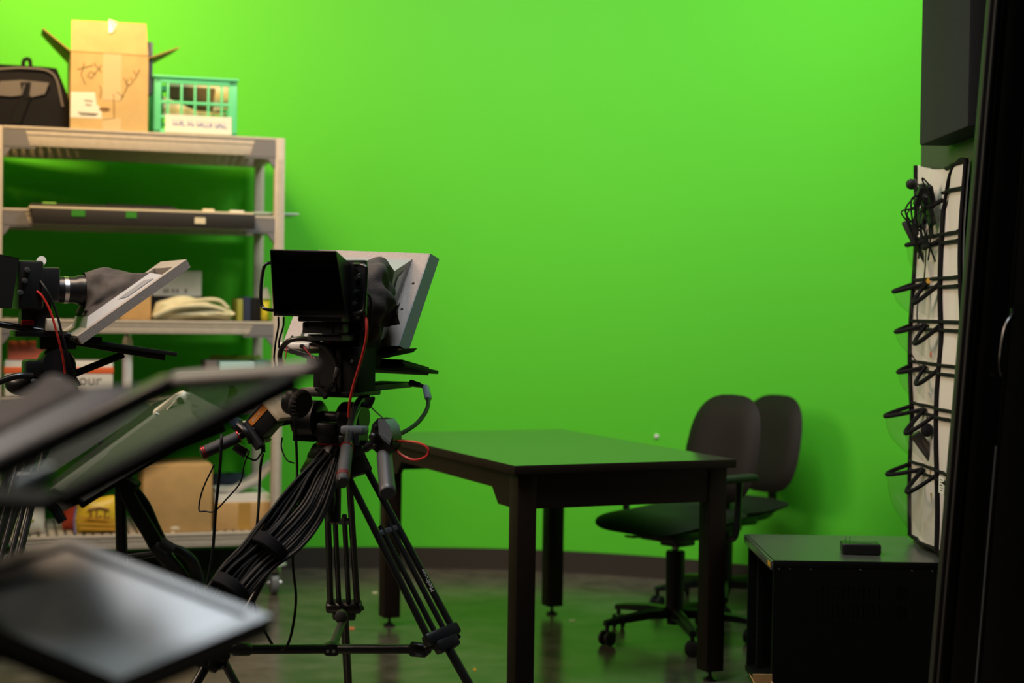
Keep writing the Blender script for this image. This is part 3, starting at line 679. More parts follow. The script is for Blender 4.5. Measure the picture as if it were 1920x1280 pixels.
# mint milk crate
d = 0.06; a = sq(289, 142, d); b = sq(444, 246, d); x0, x1, zt = a.x, b.x, sq(366, 146, d).z; dep = 0.30
ck = thing('milk_crate', 'mint green plastic crate of papers on the top shelf', 'crate', SF.M @ V(((x0+x1)/2, d+dep/2, Z)))
m = MB(SF)
for y in (d, d+dep-0.012):
    m.bb((x0, y, zt-0.028), (x1, y+0.012, zt), 0.003); m.bb((x0, y, Z+0.0), (x1, y+0.012, Z+0.02), 0.003); m.bb((x0, y, Z), (x0+0.03, y+0.012, zt), 0.003); m.bb((x1-0.036, y, Z), (x1, y+0.012, zt), 0.003)
    for k in range(5): xx = x0+0.03+(x1-x0-0.066)*(k+0.5)/5; m.bb((xx-0.005, y+0.001, Z), (xx+0.005, y+0.010, zt-0.02), 0.002)
    for k in (0.30, 0.56): zz = Z+(zt-Z)*k; m.bb((x0+0.02, y+0.001, zz-0.006), (x1-0.02, y+0.010, zz+0.006), 0.002)
for x in (x0, x1-0.012):
    m.bb((x, d+0.01, zt-0.028), (x+0.012, d+dep-0.01, zt), 0.003); m.bb((x, d+0.01, Z), (x+0.012, d+dep-0.01, Z+0.02), 0.003)
    for k in range(5): yy = d+dep*(k+0.5)/5; m.bb((x+0.001, yy-0.014, Z), (x+0.010, yy+0.014, zt-0.01))
m.bb((x0-0.008, d-0.008, zt-0.006), (x1+0.006, d+0.006, zt+0.004), 0.002); m.bb((x0, d+0.01, Z), (x1, d+dep-0.01, Z+0.006))
m.build('crate_frame', CRATE, ck)
m = MB(SF); a = sq(310, 214, d-0.004); b = sq(434, 246, d-0.004); m.bb((a.x, d-0.004, Z+0.008), (b.x, d-0.001, a.z), 0.0); sg = m.build('paper_sign', PAPER, ck); sg['label'] = 'white sign with blue handwriting'
m = MB(SF)
random.seed(3); xx = 325
for k in range(15):
    y0_ = 222+(xx-325)*0.07; m.tube(smooth([sq(xx, y0_+2, d-0.0045), sq(xx+random.uniform(-1, 2), y0_+13, d-0.0045), sq(xx+3, y0_+random.uniform(4, 13), d-0.0045), sq(xx+5, y0_+12, d-0.0045)], 3), 0.0013, 4); xx += 6 if k not in (3, 5, 10) else 10
m.build('handwriting', BINK, sg)
m = MB(SF)
q_ = [sq(x, y, d+0.24) for x, y in ((312, 158), (414, 163), (414, 214), (312, 214))]
tag(MB(SF).prism(q_, (0, 0.01, 0)).build('card_folder', mat('brown_card', (0.10, 0.065, 0.02), 0.8)), 'dark brown card folder standing at the back inside the mint crate', 'folder')
for k, (pa, yy) in enumerate((([(305, 180), (330, 190), (365, 207), (420, 212), (425, 215), (305, 216)], 0.05), ([(312, 152), (410, 158), (415, 166), (312, 160)], 0.12), ([(405, 165), (432, 160), (430, 205), (400, 208)], 0.08))):
    q_ = [sq(x, y, d+yy) for x, y in pa]
    tag(MB(SF).prism(q_, (0, 0.02, 0)).build('paper_stack', CREAMP), ['cream paper sloping down inside the mint crate', 'cream paper edge along the top inside the mint crate', 'cream paper at the right inside the mint crate'][k], 'paper')

# --- second shelf: boards
Z = zs[1]+0.0005
tag(MB(SF).bb((sq(54, 395, 0.02).x, -0.06, Z), (sq(470, 403, 0.02).x, 0.40, Z+0.008)).build('foam_board', CREAMP), 'cream foam board lying along the second shelf', 'board')
tag(MB(SF).bb((sq(60, 395, -0.06).x, -0.070, Z-0.062), (sq(478, 403, -0.06).x, -0.0605, Z-0.0003), 0.001).build('rail_shade_strip', BOARD_SHADE), 'long dark strip added for the shade on the second shelf rail', 'board')  # added strip, dark for the shade under the overhanging board
tag(MB(SF).bb((sq(56, 395, 0.02).x, 0.0, Z+0.0085), (sq(330, 403, 0.02).x, 0.42, Z+0.022), 0.002).build('dark_board', BOARD_SHADE), 'dark brown board on top of the cream boards, second shelf', 'board')
tag(MB(SF).bb((sq(200, 395, 0.06).x, 0.10, Z+0.0225), (sq(322, 403, 0.06).x, 0.40, Z+0.034), 0.002).build('black_folder', BFAB), 'thin black folder topmost on the boards of the second shelf', 'folder')
tag(MB(SF).bb((sq(382, 400, 0.0).x, 0.02, Z+0.009), (sq(403, 400, 0.0).x, 0.06, Z+0.022), 0.002).build('cream_block', CREAMP), 'small cream block at the right end of the dark board', 'block')
tag(MB(SF).bb((sq(433, 400, 0.0).x, 0.03, Z+0.0085), (sq(460, 400, 0.0).x, 0.09, Z+0.02), 0.004).build('soap_block', PAPER), 'small white block alone near the right post on the second shelf', 'block')
a = sq(475, 405, 0.055); b = sq(560, 414, 0.055)
tag(MB(SF).bb((a.x, 0.0+PW+0.004, Z+0.0085), (b.x, 0.30, Z+0.0175), 0.003).build('plastic_sheet', ICE), 'pale translucent sheet sticking out past the right shelf post', 'sheet')
tag(MB(SF).bb((sq(80, 395, 0.0).x, 0.0, Z+0.0225), (sq(105, 395, 0.0).x, 0.05, Z+0.027)).build('green_note', mat('lime_paper', (0.30, 0.65, 0.10), 0.7)), 'small lime green note on the left of the dark board', 'note')
for k, (xa_, xb_) in enumerate(((133, 158), (234, 254))):
    tag(MB(SF).bb((sq(xa_, 410, -0.01).x, -0.0735, Z-0.03), (sq(xb_, 410, -0.01).x, -0.0703, Z-0.004)).build('green_tape', mat('green_tape', (0.03, 0.25, 0.01), 0.6)), ['left green tape tab on the dark shade strip of the second shelf', 'right green tape tab on the dark shade strip of the second shelf'][k], 'tape')
tag(MB(SF).bb((sq(362, 410, -0.01).x, -0.0735, Z-0.045), (sq(382, 410, -0.01).x, -0.0703, Z-0.02)).build('tan_label', CREAMP), 'tan label stuck on the dark shade strip of the second shelf', 'label')

# --- third shelf
Z = zs[2]+0.0005
tag(MB(SF).bb((sq(225, 600, 0.08).x, 0.08, Z), (sq(283, 600, 0.08).x, 0.32, sq(250, 545, 0.08).z), 0.003).build('cardboard_box', CARD), 'small tan carton on the third shelf behind the slanted prompter plate', 'box')
a = sq(286, 506, 0.20); b = sq(378, 556, 0.20)
wb = thing('white_box', 'white carton standing on books behind the rolled cloth bag', 'box', SF.M @ V(((a.x+b.x)/2, 0.27, b.z)))
MB(SF).bb((a.x, 0.20, b.z), (b.x, 0.42, a.z), 0.003).build('box_body', WHITEP, wb)
for x in (306, 312, 322, 330, 346):
    m = MB(SF); m.bb((sq(x, 540, 0.199).x, 0.198, sq(x, 549, 0.199).z), (sq(x+5, 540, 0.199).x, 0.1995, sq(x, 541, 0.199).z)); m.build('print_mark', mat('grey_print', (0.30, 0.28, 0.26), 0.7), wb)
tag(MB(SF).bb((a.x-0.002, 0.20, Z), (b.x+0.01, 0.42, b.z-0.0005), 0.003).build('dark_case', BLACKM), 'black case under the white carton on the third shelf', 'case')
m = MB(SF)
def fold(pts, r): m.tube(smooth([sq(x, y, yy) for x, y, yy in pts], 5), r, 10)
base = sq(360, 600, 0.05)
cl = thing('cloth_bag', 'rolled cream canvas bag lying on the third shelf', 'bag', SF.M @ V((base.x, 0.08, Z)))
def cloth(u, v):
    a_ = 2*math.pi*u; x = sq(290, 590, 0.06).x+(sq(434, 590, 0.06).x-sq(290, 590, 0.06).x)*v
    hh = (0.042+0.050*math.sin(math.pi*min(1, v*0.95+0.12)))*(0.25 if v < 0.02 else 1); r1 = 1+0.10*math.sin(6*a_+v*9)+0.06*math.sin(11*a_)
    return (x+0.01*math.sin(a_*3), 0.09+0.075*math.cos(a_)*r1, Z+max(0.0, hh*0.52+hh*0.55*math.sin(a_)*r1))
m.surf(cloth, 36, 18); m.build('rolled_cloth', CLOTH, cl, 80)
m = MB(SF); fold([(290, 592, 0.02), (330, 577, 0.012), (380, 573, 0.01), (415, 580, 0.02), (432, 594, 0.03)], 0.011); fold([(300, 585, 0.03), (350, 567, 0.03), (405, 562, 0.03), (428, 578, 0.03)], 0.009); m.build('hem_fold', CLOTH, cl, 80)
for k, (xa_, xb_, yt, m_, nm, lbl) in enumerate(((445, 455, 560, OLIVE, 'book', 'olive spined book beside the dark books on the third shelf'), (456, 470, 556, NAVY, 'book', 'navy spined book in the middle of three on the third shelf'), (471, 490, 558, BLACKM, 'book', 'black spined book beside the yellow bag on the third shelf'))):
    tag(MB(SF).bb((sq(xa_, 600, 0.10).x, 0.10, Z), (sq(xb_, 600, 0.10).x, 0.28, sq(xa_, yt, 0.10).z), 0.002).build(nm, m_), lbl, 'book', 'books on the third shelf')
yb0 = sq(492, 600, 0.06); yb1 = sq(511, 600, 0.06)
yb = thing('snack_bag', 'yellow bag with white top by the right post on the third shelf', 'bag', SF.M @ V(((yb0.x+yb1.x)/2, 0.11, Z)))
def puff(x0, x1, y0, y1, z0, z1):
    def f(u, v):
        a_ = 2*math.pi*u; e_ = math.sin(math.pi*min(max(v, 0.0), 1))**0.5
        return ((x0+x1)/2+(x1-x0)/2*math.cos(a_)*(0.9+0.1*e_), (y0+y1)/2+(y1-y0)/2*math.sin(a_)*(0.15+0.85*e_), z0+(z1-z0)*v+0.003*math.sin(a_*5))
    return f
m = MB(SF); m.surf(puff(yb0.x, yb1.x, 0.07, 0.15, Z+0.002, sq(500, 562, 0.06).z), 24, 10); m.build('bag_body', YELLOWG, yb, 80)
m = MB(SF); q_ = sq(499, 560, 0.09); m.prism([q_+V((-0.015, 0, 0)), q_+V((0.02, 0, 0)), q_+V((0.004, 0, 0.05)), q_+V((-0.01, 0, 0.04))], (0, 0.02, 0)); m.build('white_top', PAPER, yb)

# --- fourth shelf
Z = zs[3]+0.0005
a = sq(8, 668, 0.05); b = sq(212, 740, 0.05)
pk = thing('paper_pack', 'white pack with orange bands and grey lettering on the fourth shelf', 'pack', SF.M @ V(((a.x+b.x)/2, 0.15, Z)))
zt = sq(100, 676, 0.05).z
MB(SF).bb((a.x, 0.05, Z), (b.x, 0.29, zt), 0.01).build('pack_body', WHITEP, pk)
m = MB(SF); z1, z0 = sq(100, 688, 0.05).z, sq(100, 700, 0.05).z; m.bb((a.x-0.001, 0.048, z0), (b.x+0.001, 0.292, z1), 0.001); ob = m.build('orange_band', ORB, pk)
m = MB(SF); m.text('Your', sq(160, 713, 0.0485), (1, 0, -0.03), (0, 0, 1), 0.064, 0.001); m.build('lettering', mat('grey_letter', (0.20, 0.18, 0.17), 0.6), pk)
a = sq(14, 640, 0.10); b = sq(92, 668, 0.10)
tag(MB(SF).bb((a.x, 0.08, zt+0.0005), (b.x, 0.27, a.z), 0.006).build('red_pack', PINKO), 'orange red pack lying on the white lettered pack', 'pack')
a = sq(233, 628, 0.10); q_ = sq(246, 628, 0.10)
sp = thing('spray_can', 'silver capped white spray can on the fourth shelf', 'can', SF.M @ V((a.x+0.015, 0.12, Z)))
MB(SF).lathe([(0, 0), (0.020, 0), (0.021, 0.01), (0.021, a.z-Z-0.03), (0.016, a.z-Z-0.012), (0.012, a.z-Z-0.005), (0, a.z-Z-0.005)], (a.x+0.015, 0.12, Z)).build('can_body', WHITEP, sp)
MB(SF).lathe([(0, 0), (0.014, 0), (0.014, 0.022), (0.008, 0.028), (0, 0.028)], (a.x+0.015, 0.12, a.z-0.005)).build('can_cap', SILVER, sp)
for k, (xa_, xb_, yt, m_, lbl) in enumerate(((386, 408, 676, GFAB, 'dark greyish folded cloth left of the patterned box, fourth shelf'), (412, 478, 678, AQUA, 'aqua flower patterned box on the fourth shelf'), (480, 509, 676, mat('teal_print', (0.06, 0.25, 0.20), 0.6), 'teal green item right of the patterned box, fourth shelf'))):
    o_ = MB(SF).bb((sq(xa_, 700, 0.06).x, 0.06, Z), (sq(xb_, 700, 0.06).x, 0.24, sq(xa_, yt, 0.06).z), 0.004).build(['folded_cloth', 'patterned_box', 'small_box'][k], m_); tag(o_, lbl, ['cloth', 'box', 'box'][k])
    if k == 1:
        m = MB(SF)
        for (x, y) in ((425, 688), (440, 684), (458, 682), (432, 694), (466, 690), (450, 694)): m.ball(sq(x, y, 0.0595), (0.010, 0.001, 0.012), 8, 6)
        pm = m.build('flower_print', MUSTARD, o_); pm.location = -V(o_.location)
m = MB(SF); m.surf(puff(sq(395, 690, 0.2).x, sq(500, 690, 0.2).x, 0.26, 0.36, Z+0.002, sq(450, 668, 0.2).z), 20, 8); tag(m.build('dark_pouch', OLIVE), 'dark olive pouch behind the patterned box on the fourth shelf', 'pouch')

# --- bottom shelf
Z = zs[4]+0.0005
d = 0.03; a = sq(269, 873, d); b = sq(397, 1003, d)
cbx = thing('cardboard_box', 'tall closed tan carton on the bottom shelf left of the paper stack', 'box', SF.M @ V(((a.x+b.x)/2, d+0.18, Z)))
MB(SF).bb((a.x, d, Z), (b.x, d+0.36, a.z), 0.003).build('box_walls', CARD, cbx)
m = MB(SF); q_ = sq(328, 990, d-0.001); m.ball(q_, (0.02, 0.001, 0.008), 10, 6); m.ball(sq(324, 999, d-0.001), (0.008, 0.002, 0.006), 10, 6); m.build('torn_patch', CREAMP, cbx)
a = sq(404, 932, 0.05); b = sq(512, 1000, 0.05)
c2_ = thing('cardboard_box', 'low tan carton under white paper stack beside the right shelf post', 'box', SF.M @ V(((a.x+b.x)/2, 0.2, Z)))
zt = sq(450, 942, 0.05).z
MB(SF).bb((a.x, 0.05, Z), (b.x-0.008, 0.37, zt), 0.003).build('box_walls', CARD, c2_)
m = MB(SF); m.bb((sq(447, 950, 0.05).x, 0.0492, Z), (sq(470, 950, 0.05).x, 0.0499, zt-0.001)); m.build('packing_tape', mat('brown_tape', (0.50, 0.29, 0.07), 0.3), c2_)
zp = sq(450, 926, 0.06).z
for k in range(5):
    tag(MB(SF).bb((a.x+0.005*(k % 2), 0.06+0.004*k, zt+0.0005+k*(zp-zt)/5), (b.x-0.012-0.004*(k % 3), 0.34, zt+(k+0.9)*(zp-zt)/5)).build('paper_ream', PAPER), ['lowest sheaf of the white paper stack on the low carton', 'second sheaf from the bottom of the white paper stack', 'middle sheaf of the white paper stack on the low carton', 'second sheaf from the top of the white paper stack', 'topmost sheaf of the white paper stack on the low carton'][k], 'paper', 'paper stack on the bottom shelf')
def drape(u, v):
    x = sq(404, 900, 0.1).x+(sq(508, 900, 0.1).x-sq(404, 900, 0.1).x)*u
    hgt = 0.016+0.13*max(0, u-0.25)**1.7*1.5
    return (x, 0.08+0.18*v, zp+0.002+hgt*(0.6+0.4*math.sin(math.pi*(0.15+0.75*v)))+0.004*math.sin(u*14+v*6))
tag(MB(SF).surf(drape, 24, 14, (0, 0, -0.014)).build('folded_cloth', mat('light_grey_cloth', (0.45, 0.44, 0.43), 0.9)), 'light grey cloth draped on the white paper stack', 'cloth')
m = MB(SF); m.surf(puff(sq(405, 900, 0.2).x, sq(470, 900, 0.2).x, 0.29, 0.40, zt+0.002, sq(430, 893, 0.2).z), 20, 8); tag(m.build('navy_cloth', NAVY), 'dark navy cloth behind the paper stack on the bottom shelf', 'cloth')
yb0 = sq(140, 1000, 0.05); yb1 = sq(228, 1000, 0.05)
yb = thing('chip_bag', 'yellow printed snack bag on the bottom shelf', 'bag', SF.M @ V(((yb0.x+yb1.x)/2, 0.10, Z)))
ybt = sq(185, 932, 0.05).z
m = MB(SF); m.surf(puff(yb0.x, yb1.x, 0.05, 0.15, Z+0.002, ybt), 28, 12); m.build('bag_body', YELLOW, yb, 80)
m = MB(SF); fy = 0.049
for st, r_ in (([(164, 955), (186, 951), (206, 955)], 0.004), ([(170, 955), (172, 968), (164, 972)], 0.004), ([(182, 955), (180, 972), (190, 966)], 0.004), ([(198, 955), (196, 972), (206, 968)], 0.004)): m.tube([sq(x, y, fy) for x, y in st], r_, 5)
m.build('lettering', mat('brown_print', (0.30, 0.12, 0.02), 0.5), yb)
m = MB(SF)
for (xa_, ya_, xb_, yb_) in ((142, 970, 226, 976), (146, 980, 224, 984), (150, 990, 222, 992)): m.bar(sq(xa_, ya_, fy-0.0015), sq(xb_, yb_, fy-0.0015), 0.010, 0.002, (0, 1, 0))
m.build('print_band', mat('amber_print', (0.65, 0.33, 0.03), 0.5), yb)
m = MB(SF); m.tube([sq(224, 945, 0.06), sq(229, 970, 0.06), sq(226, 1000, 0.06)], 0.005, 6); m.tube([sq(142, 948, 0.06), sq(139, 975, 0.06), sq(141, 1000, 0.06)], 0.004, 6); m.build('side_seam', mat('violet_print', (0.25, 0.22, 0.50), 0.5), yb)
m = MB(SF); m.surf(puff(sq(116, 990, 0.12).x, sq(160, 990, 0.12).x, 0.16, 0.26, Z+0.002, sq(140, 930, 0.12).z), 20, 8); tag(m.build('red_bag', REDB), 'red bag half hidden behind the yellow snack bag', 'bag')
a = sq(28, 955, 0.06); b = sq(84, 1000, 0.06)
wbg = thing('white_bag', 'white bag with a small green mark on the bottom shelf near the left post', 'bag', SF.M @ V(((a.x+b.x)/2, 0.11, Z)))
m = MB(SF); m.surf(puff(a.x, b.x, 0.06, 0.17, Z+0.002, sq(55, 948, 0.06).z), 24, 10); m.build('bag_body', PAPER, wbg, 80)
m = MB(SF); m.ball(sq(60, 975, 0.058), (0.009, 0.002, 0.008), 8, 6); m.build('print_mark', OLIVE, wbg)

# ------------------------------------------------------------------ camera rig A (sharp, centre)
YA = 4.29
oa = at(628, 850, YA)
FA = Frame((oa.x, YA, 0), R(21))
def qa(px, py, s): return FA.px(px, py, 1, s)
HUB = at(628, 866, YA)
tp = thing('video_tripod', 'black twin-leg video tripod with pan handles in the centre of the room', 'tripod', (oa.x, YA, 0))
def tripod_leg(top, clamp, lat, foot, parent, text=False, mid=0.42):
    top, clamp, foot, lat = V(top), V(clamp), V(foot), V(lat).normalized(); d_ = (clamp-top).normalized(); nrm = d_.cross(lat).normalized()
    m = MB()
    for s_ in (-1, 1): m.cyl(top+lat*0.030*s_, clamp+lat*0.039*s_, 0.0095, n=12)
    leg = m.build('leg', BLACKT, parent)
    pm = top.lerp(clamp, mid)
    m = MB()
    for s_ in (-1, 1): m.cyl(pm+lat*0.013*s_-d_*0.02, clamp+lat*0.014*s_, 0.0075, n=12)
    m.build('inner_tube', BLACKT, leg)
    m = MB(); m.bar(pm-lat*0.036, pm+lat*0.036, 0.014, 0.016, d_, 0.003); m.build('mid_brace', MGREY if not text else DGREY, leg)
    m = MB(); m.bar(clamp-lat*0.052-d_*0.004, clamp+lat*0.052-d_*0.004, 0.036, 0.032, d_, 0.008); m.bar(clamp-lat*0.034+d_*0.022, clamp+lat*0.034+d_*0.022, 0.034, 0.036, d_, 0.008)
    m.bar(clamp+lat*0.02+d_*0.02-nrm*0.02, clamp+lat*0.055+d_*0.012-nrm*0.012, 0.010, 0.016, d_, 0.003)
    m.build('leg_clamp', BLACKP, leg)
    m = MB(); m.cyl(clamp+d_*0.03, foot+V((0, 0, 0.03)), 0.0125, n=14); m.build('lower_tube', BLACKT, leg)
    m = MB(); m.lathe([(0, 0), (0.03, 0), (0.032, 0.01), (0.020, 0.03), (0.014, 0.05), (0, 0.05)], (foot.x, foot.y, 0.0), n=16); m.build('rubber_foot', RUBBER, leg)
    m = MB(); m.bar(top-lat*0.045-d_*0.03, top+lat*0.045-d_*0.03, 0.034, 0.05, d_, 0.01); m.bar(top-lat*0.042+d_*0.012, top+lat*0.042+d_*0.012, 0.026, 0.05, d_, 0.006); m.build('leg_hinge', BLACKP, leg)
    if text:
        ux = (top-clamp).normalized(); p = at(793, 1102, (clamp.y*0.75+top.y*0.25))
        tn = V((0, -1, 0.0)); uy = tn.cross(ux).normalized()*1
        m = MB(); m.text('Manfrotto', clamp.lerp(top, 0.29)+lat*0.0392-nrm*0.0+V((0, -0.0105, 0.001)), ux, uy, 0.0155, 0.0012); m.build('lettering', WHITEP, leg)
    return leg
clR = at(829, 1192, 4.12); clF = at(645, 1138, 4.62); clL = at(398, 1228, 4.02)
def footpt(top, clamp):
    d_ = clamp-top; k = (clamp.z)/(-d_.z); p = clamp+d_*k; return V((p.x, p.y, 0))
def htop(c): v = V((c.x-HUB.x, c.y-HUB.y, 0)).normalized(); return V((HUB.x, HUB.y, HUB.z))+v*0.058
def latv(c): v = V((c.x-HUB.x, c.y-HUB.y, 0)).normalized(); return V((-v.y, v.x, 0))
for c_, tx in ((clR, True), (clF, False), (clL, False)):
    la = latv(c_)
    if tx: la = (la*0.75+V((0.5, 0, 0.25))).normalized()
    if c_ is clF: la = V((1, 0, 0))
    tripod_leg(htop(c_), c_, la, footpt(htop(c_), c_), tp, tx, 0.40)
m = MB(); m.lathe([(0, -0.07), (0.03, -0.068), (0.05, -0.045), (0.062, -0.02), (0.064, 0.012), (0.055, 0.02), (0.0, 0.02)], HUB, n=24); m.build('bowl_spider', BLACKP, tp)
m = MB(); m.cyl(HUB+V((0, 0, -0.16)), HUB+V((0, 0, -0.05)), 0.018, n=14); m.lathe([(0, 0), (0.018, 0), (0.022, 0.03), (0.020, 0.06), (0, 0.06)], at(615, 958, YA-0.02), n=14); m.build('bowl_clamp_knob', BLACKP, tp)
# mid spreader
spc = at(622, 1216, 4.22)
m = MB(); m.cyl(spc, at(806, 1216, 4.13), 0.0125, n=14); m.cyl(at(800, 1216, 4.13), clR+V((0, 0, -0.02)), 0.008, n=12)
m.lathe([(0.010, 0), (0.020, 0.008), (0.020, 0.045), (0.012, 0.055)], at(766, 1216, 4.15), V((1, -0.25, 0)), 8)
m.cyl(spc, at(440, 1217, 4.06), 0.0125, n=14); m.tube([at(472, 1217, 4.09), at(466, 1217, 4.085), at(440, 1217, 4.06), at(434, 1217, 4.055)], [0.012, 0.017, 0.017, 0.011], 12); m.cyl(at(436, 1217, 4.055), clL, 0.009, n=12)
sprd = m.build('spreader', BLACKT, tp)
m = MB(); m.cyl(spc, clF+V((0, 0, -0.03)), 0.0115, n=12); m.lathe([(0.011, 0), (0.018, 0.004), (0.018, 0.03), (0.011, 0.034)], spc.lerp(clF, 0.72), (clF-spc), 12); m.build('spreader_arm', DGREY, tp)
m = MB(); m.box(spc, (0.044, 0.04, 0.036), bev=0.012); hb = m.build('spreader_hub', BLACKP, tp)
m = MB()
for s_ in (-1, 1): m.lathe([(0, 0), (0.005, 0), (0.004, 0.003), (0, 0.003)], spc+V((0.008*s_, -0.0205, -0.002)), (0, -1, 0), 10)
m.build('hub_screws', SILVER, hb)
# fluid head
m = MB(FA); cx_, cz_ = 0.0, HUB.z
m.lathe([(0, 0.02), (0.055, 0.02), (0.056, 0.035), (0.050, 0.04), (0.050, 0.07), (0, 0.07)], (0, 0, HUB.z), n=28)
m.build('head_base', BLACKP, tp)
m = MB(FA); m.lathe([(0.0505, 0.049), (0.0512, 0.049), (0.0512, 0.053), (0.0505, 0.053)], (0, 0, HUB.z), n=28); m.build('red_ring', REDA, tp)
for (xa_, xb_, yt, yb_) in ((558, 603, 748, 824), (640, 683, 752, 814)):
    a = qa(xa_, yt, 0.0); b = qa(xb_, yb_, 0.0)
    r_ = (a.z-b.z)/2; zc = (a.z+b.z)/2
    m = MB(FA); m.lathe([(0, a.x), (r_*0.82, a.x), (r_*0.98, a.x+0.008), (r_, a.x+0.02), (r_*0.98, b.x-0.008), (r_*0.8, b.x), (0, b.x)], (0, 0, zc), (1, 0, 0), 28)
    m.bb((a.x+0.006, -0.035, HUB.z+0.055), (b.x-0.006, 0.035, zc)); m.build('head_yoke', BLACKP, tp)
m = MB(FA); a = qa(600, 790, 0.0); b = qa(642, 812, 0.0); m.bb((a.x, -0.04, b.z-0.01), (b.x, 0.04, a.z), 0.006); m.cyl((a.x-0.02, 0, a.z+0.015), (b.x+0.02, 0, a.z+0.015), 0.014); m.build('head_block', BLACKP, tp)
a = qa(560, 732, -0.09); b = qa(655, 746, -0.09)
m = MB(FA); m.bb((a.x, -0.09, b.z), (b.x, 0.10, b.z+0.016), 0.003); pt = m.build('camera_plate', BLACK, tp)
m = MB(FA); m.bb((a.x+0.002, -0.085, b.z+0.0165), (a.x+0.045, 0.09, b.z+0.022)); m.build('plate_inset', SPECK, pt)
PLZ = b.z+0.022
# right pan handle
def tubeA(pts, r, n=14): return [qa(*p) for p in pts]
m = MB(FA); P0 = qa(675, 752, -0.03); P1 = qa(664, 775, -0.10); P2 = qa(657, 805, -0.17); P3 = qa(651, 840, -0.24)
m.tube(smooth([qa(690, 747, 0.0), P0, P1], 5)+[P2, P3], 0.0115, 14); ph = m.build('pan_bar', BLACKT, tp)
m = MB(FA); m.tube([P1.lerp(P2, 0.6), P3], 0.008, 12); m.build('pan_bar_rod', SILVER, ph)
P4 = qa(642, 903, -0.36); P3b = qa(650.5, 838, -0.235)
m = MB(FA); m.tube([P3b, P3b.lerp(P4, 0.04), P3b.lerp(P4, 0.5), P3b.lerp(P4, 0.97), P4], [0.012, 0.0155, 0.0165, 0.0165, 0.014], 20); m.build('grip', GRIP, ph)
m = MB(FA)
for k in (0.015, 0.80, 0.86): c_ = P3b.lerp(P4, k); m.tube([c_, P3b.lerp(P4, k+0.018)], 0.0174, 20)
m.build('red_ring', REDA, ph)
m = MB(FA); m.tube([P3b.lerp(P4, 0.985), P3b.lerp(P4, 1.02)], [0.015, 0.012], 20); m.build('grip_cap', BLACKP, ph)
m = MB(FA); m.cyl(qa(672, 757, -0.04), qa(693, 760, -0.05), 0.007); m.tube(smooth([qa(690, 762, -0.05), qa(695, 755, -0.055), qa(700, 744, -0.055)], 4), [0.008]*4+[0.007]*4+[0.005], 10); m.build('lock_lever', BLACKP, ph)
# clamp on pan handle
c_ = qa(658, 806, -0.175)
gc = thing('handle_clamp', 'grey block clamp on the right pan handle holding the zoom remote', 'clamp', FA.M @ c_)
m = MB(FA); m.bb(qa(637, 798, -0.19), qa(680, 816, -0.19)+V((0, 0.04, 0)), 0.006); m.build('clamp_block', BGREY, gc)
m = MB(FA); m.bb(qa(634, 816, -0.185), qa(650, 832, -0.185)+V((0, 0.03, 0)), 0.004); m.cyl(qa(668, 812, -0.185), qa(668, 834, -0.19), 0.009); m.bb(qa(655, 825, -0.17), qa(700, 838, -0.17)+V((0, 0.03, 0)), 0.005); m.build('clamp_arm', BLACKP, gc)
# zoom remote with its own grip
c_ = qa(715, 815, -0.20)
zr = thing('zoom_remote', 'blue-grey lens zoom remote hanging from the right pan handle', 'remote control', FA.M @ c_)
m = MB(FA)
prof = [(694, 812), (698, 795), (708, 784), (722, 786), (732, 798), (737, 818), (736, 838), (728, 850), (708, 850), (696, 840)]
m.prism([qa(x, y, -0.24) for x, y in prof], (0, 0.05, 0)); m.build('remote_body', BLACKP, zr)
prof = [(709, 786), (722, 787), (731, 799), (735, 818), (730, 834), (716, 822), (710, 812)]
m = MB(FA); m.prism([qa(x, y, -0.246) for x, y in prof], (0, 0.055, 0)); m.build('top_shell', BGREY, zr)
m = MB(FA); m.lathe([(0, 0), (0.010, 0), (0.011, 0.006), (0.007, 0.012), (0, 0.012)], qa(700, 819, -0.242), (0, -1, 0), 16); m.lathe([(0, 0), (0.006, 0), (0.004, 0.008), (0, 0.008)], qa(704, 800, -0.242), (0, -1, 0), 12); m.bb(qa(699, 832, -0.246), qa(706, 842, -0.246)+V((0, 0.01, 0)), 0.002); m.build('rocker_and_knobs', BLACK, zr)
m = MB(FA); m.tube([qa(711, 813, -0.2475), qa(722, 821, -0.2475), qa(732, 832, -0.2475)], 0.0009, 6); m.build('chrome_edge', CHROME, zr)
G0 = qa(720, 848, -0.22); G1 = qa(727, 925, -0.33)
m = MB(FA); m.tube([G0, G0.lerp(G1, 0.03), G0.lerp(G1, 0.1), G0.lerp(G1, 0.9), G0.lerp(G1, 0.97), G1], [0.013, 0.0185, 0.0195, 0.0205, 0.0215, 0.019], 22); m.build('grip', mat('charcoal_rubber', (0.045, 0.045, 0.048), 0.45), zr)
m = MB(FA); m.tube([qa(686, 841, -0.18), qa(700, 830, -0.2)], 0.010, 10); m.build('mount_arm', BLACKP, zr)
cable('lever_lead', [FA.M @ qa(*p) for p in ((697, 764, -0.05), (705, 772, -0.10), (716, 782, -0.2), (718, 785, -0.22))], 0.0018, CABLE, 'short thin black lead between lock lever and zoom remote')
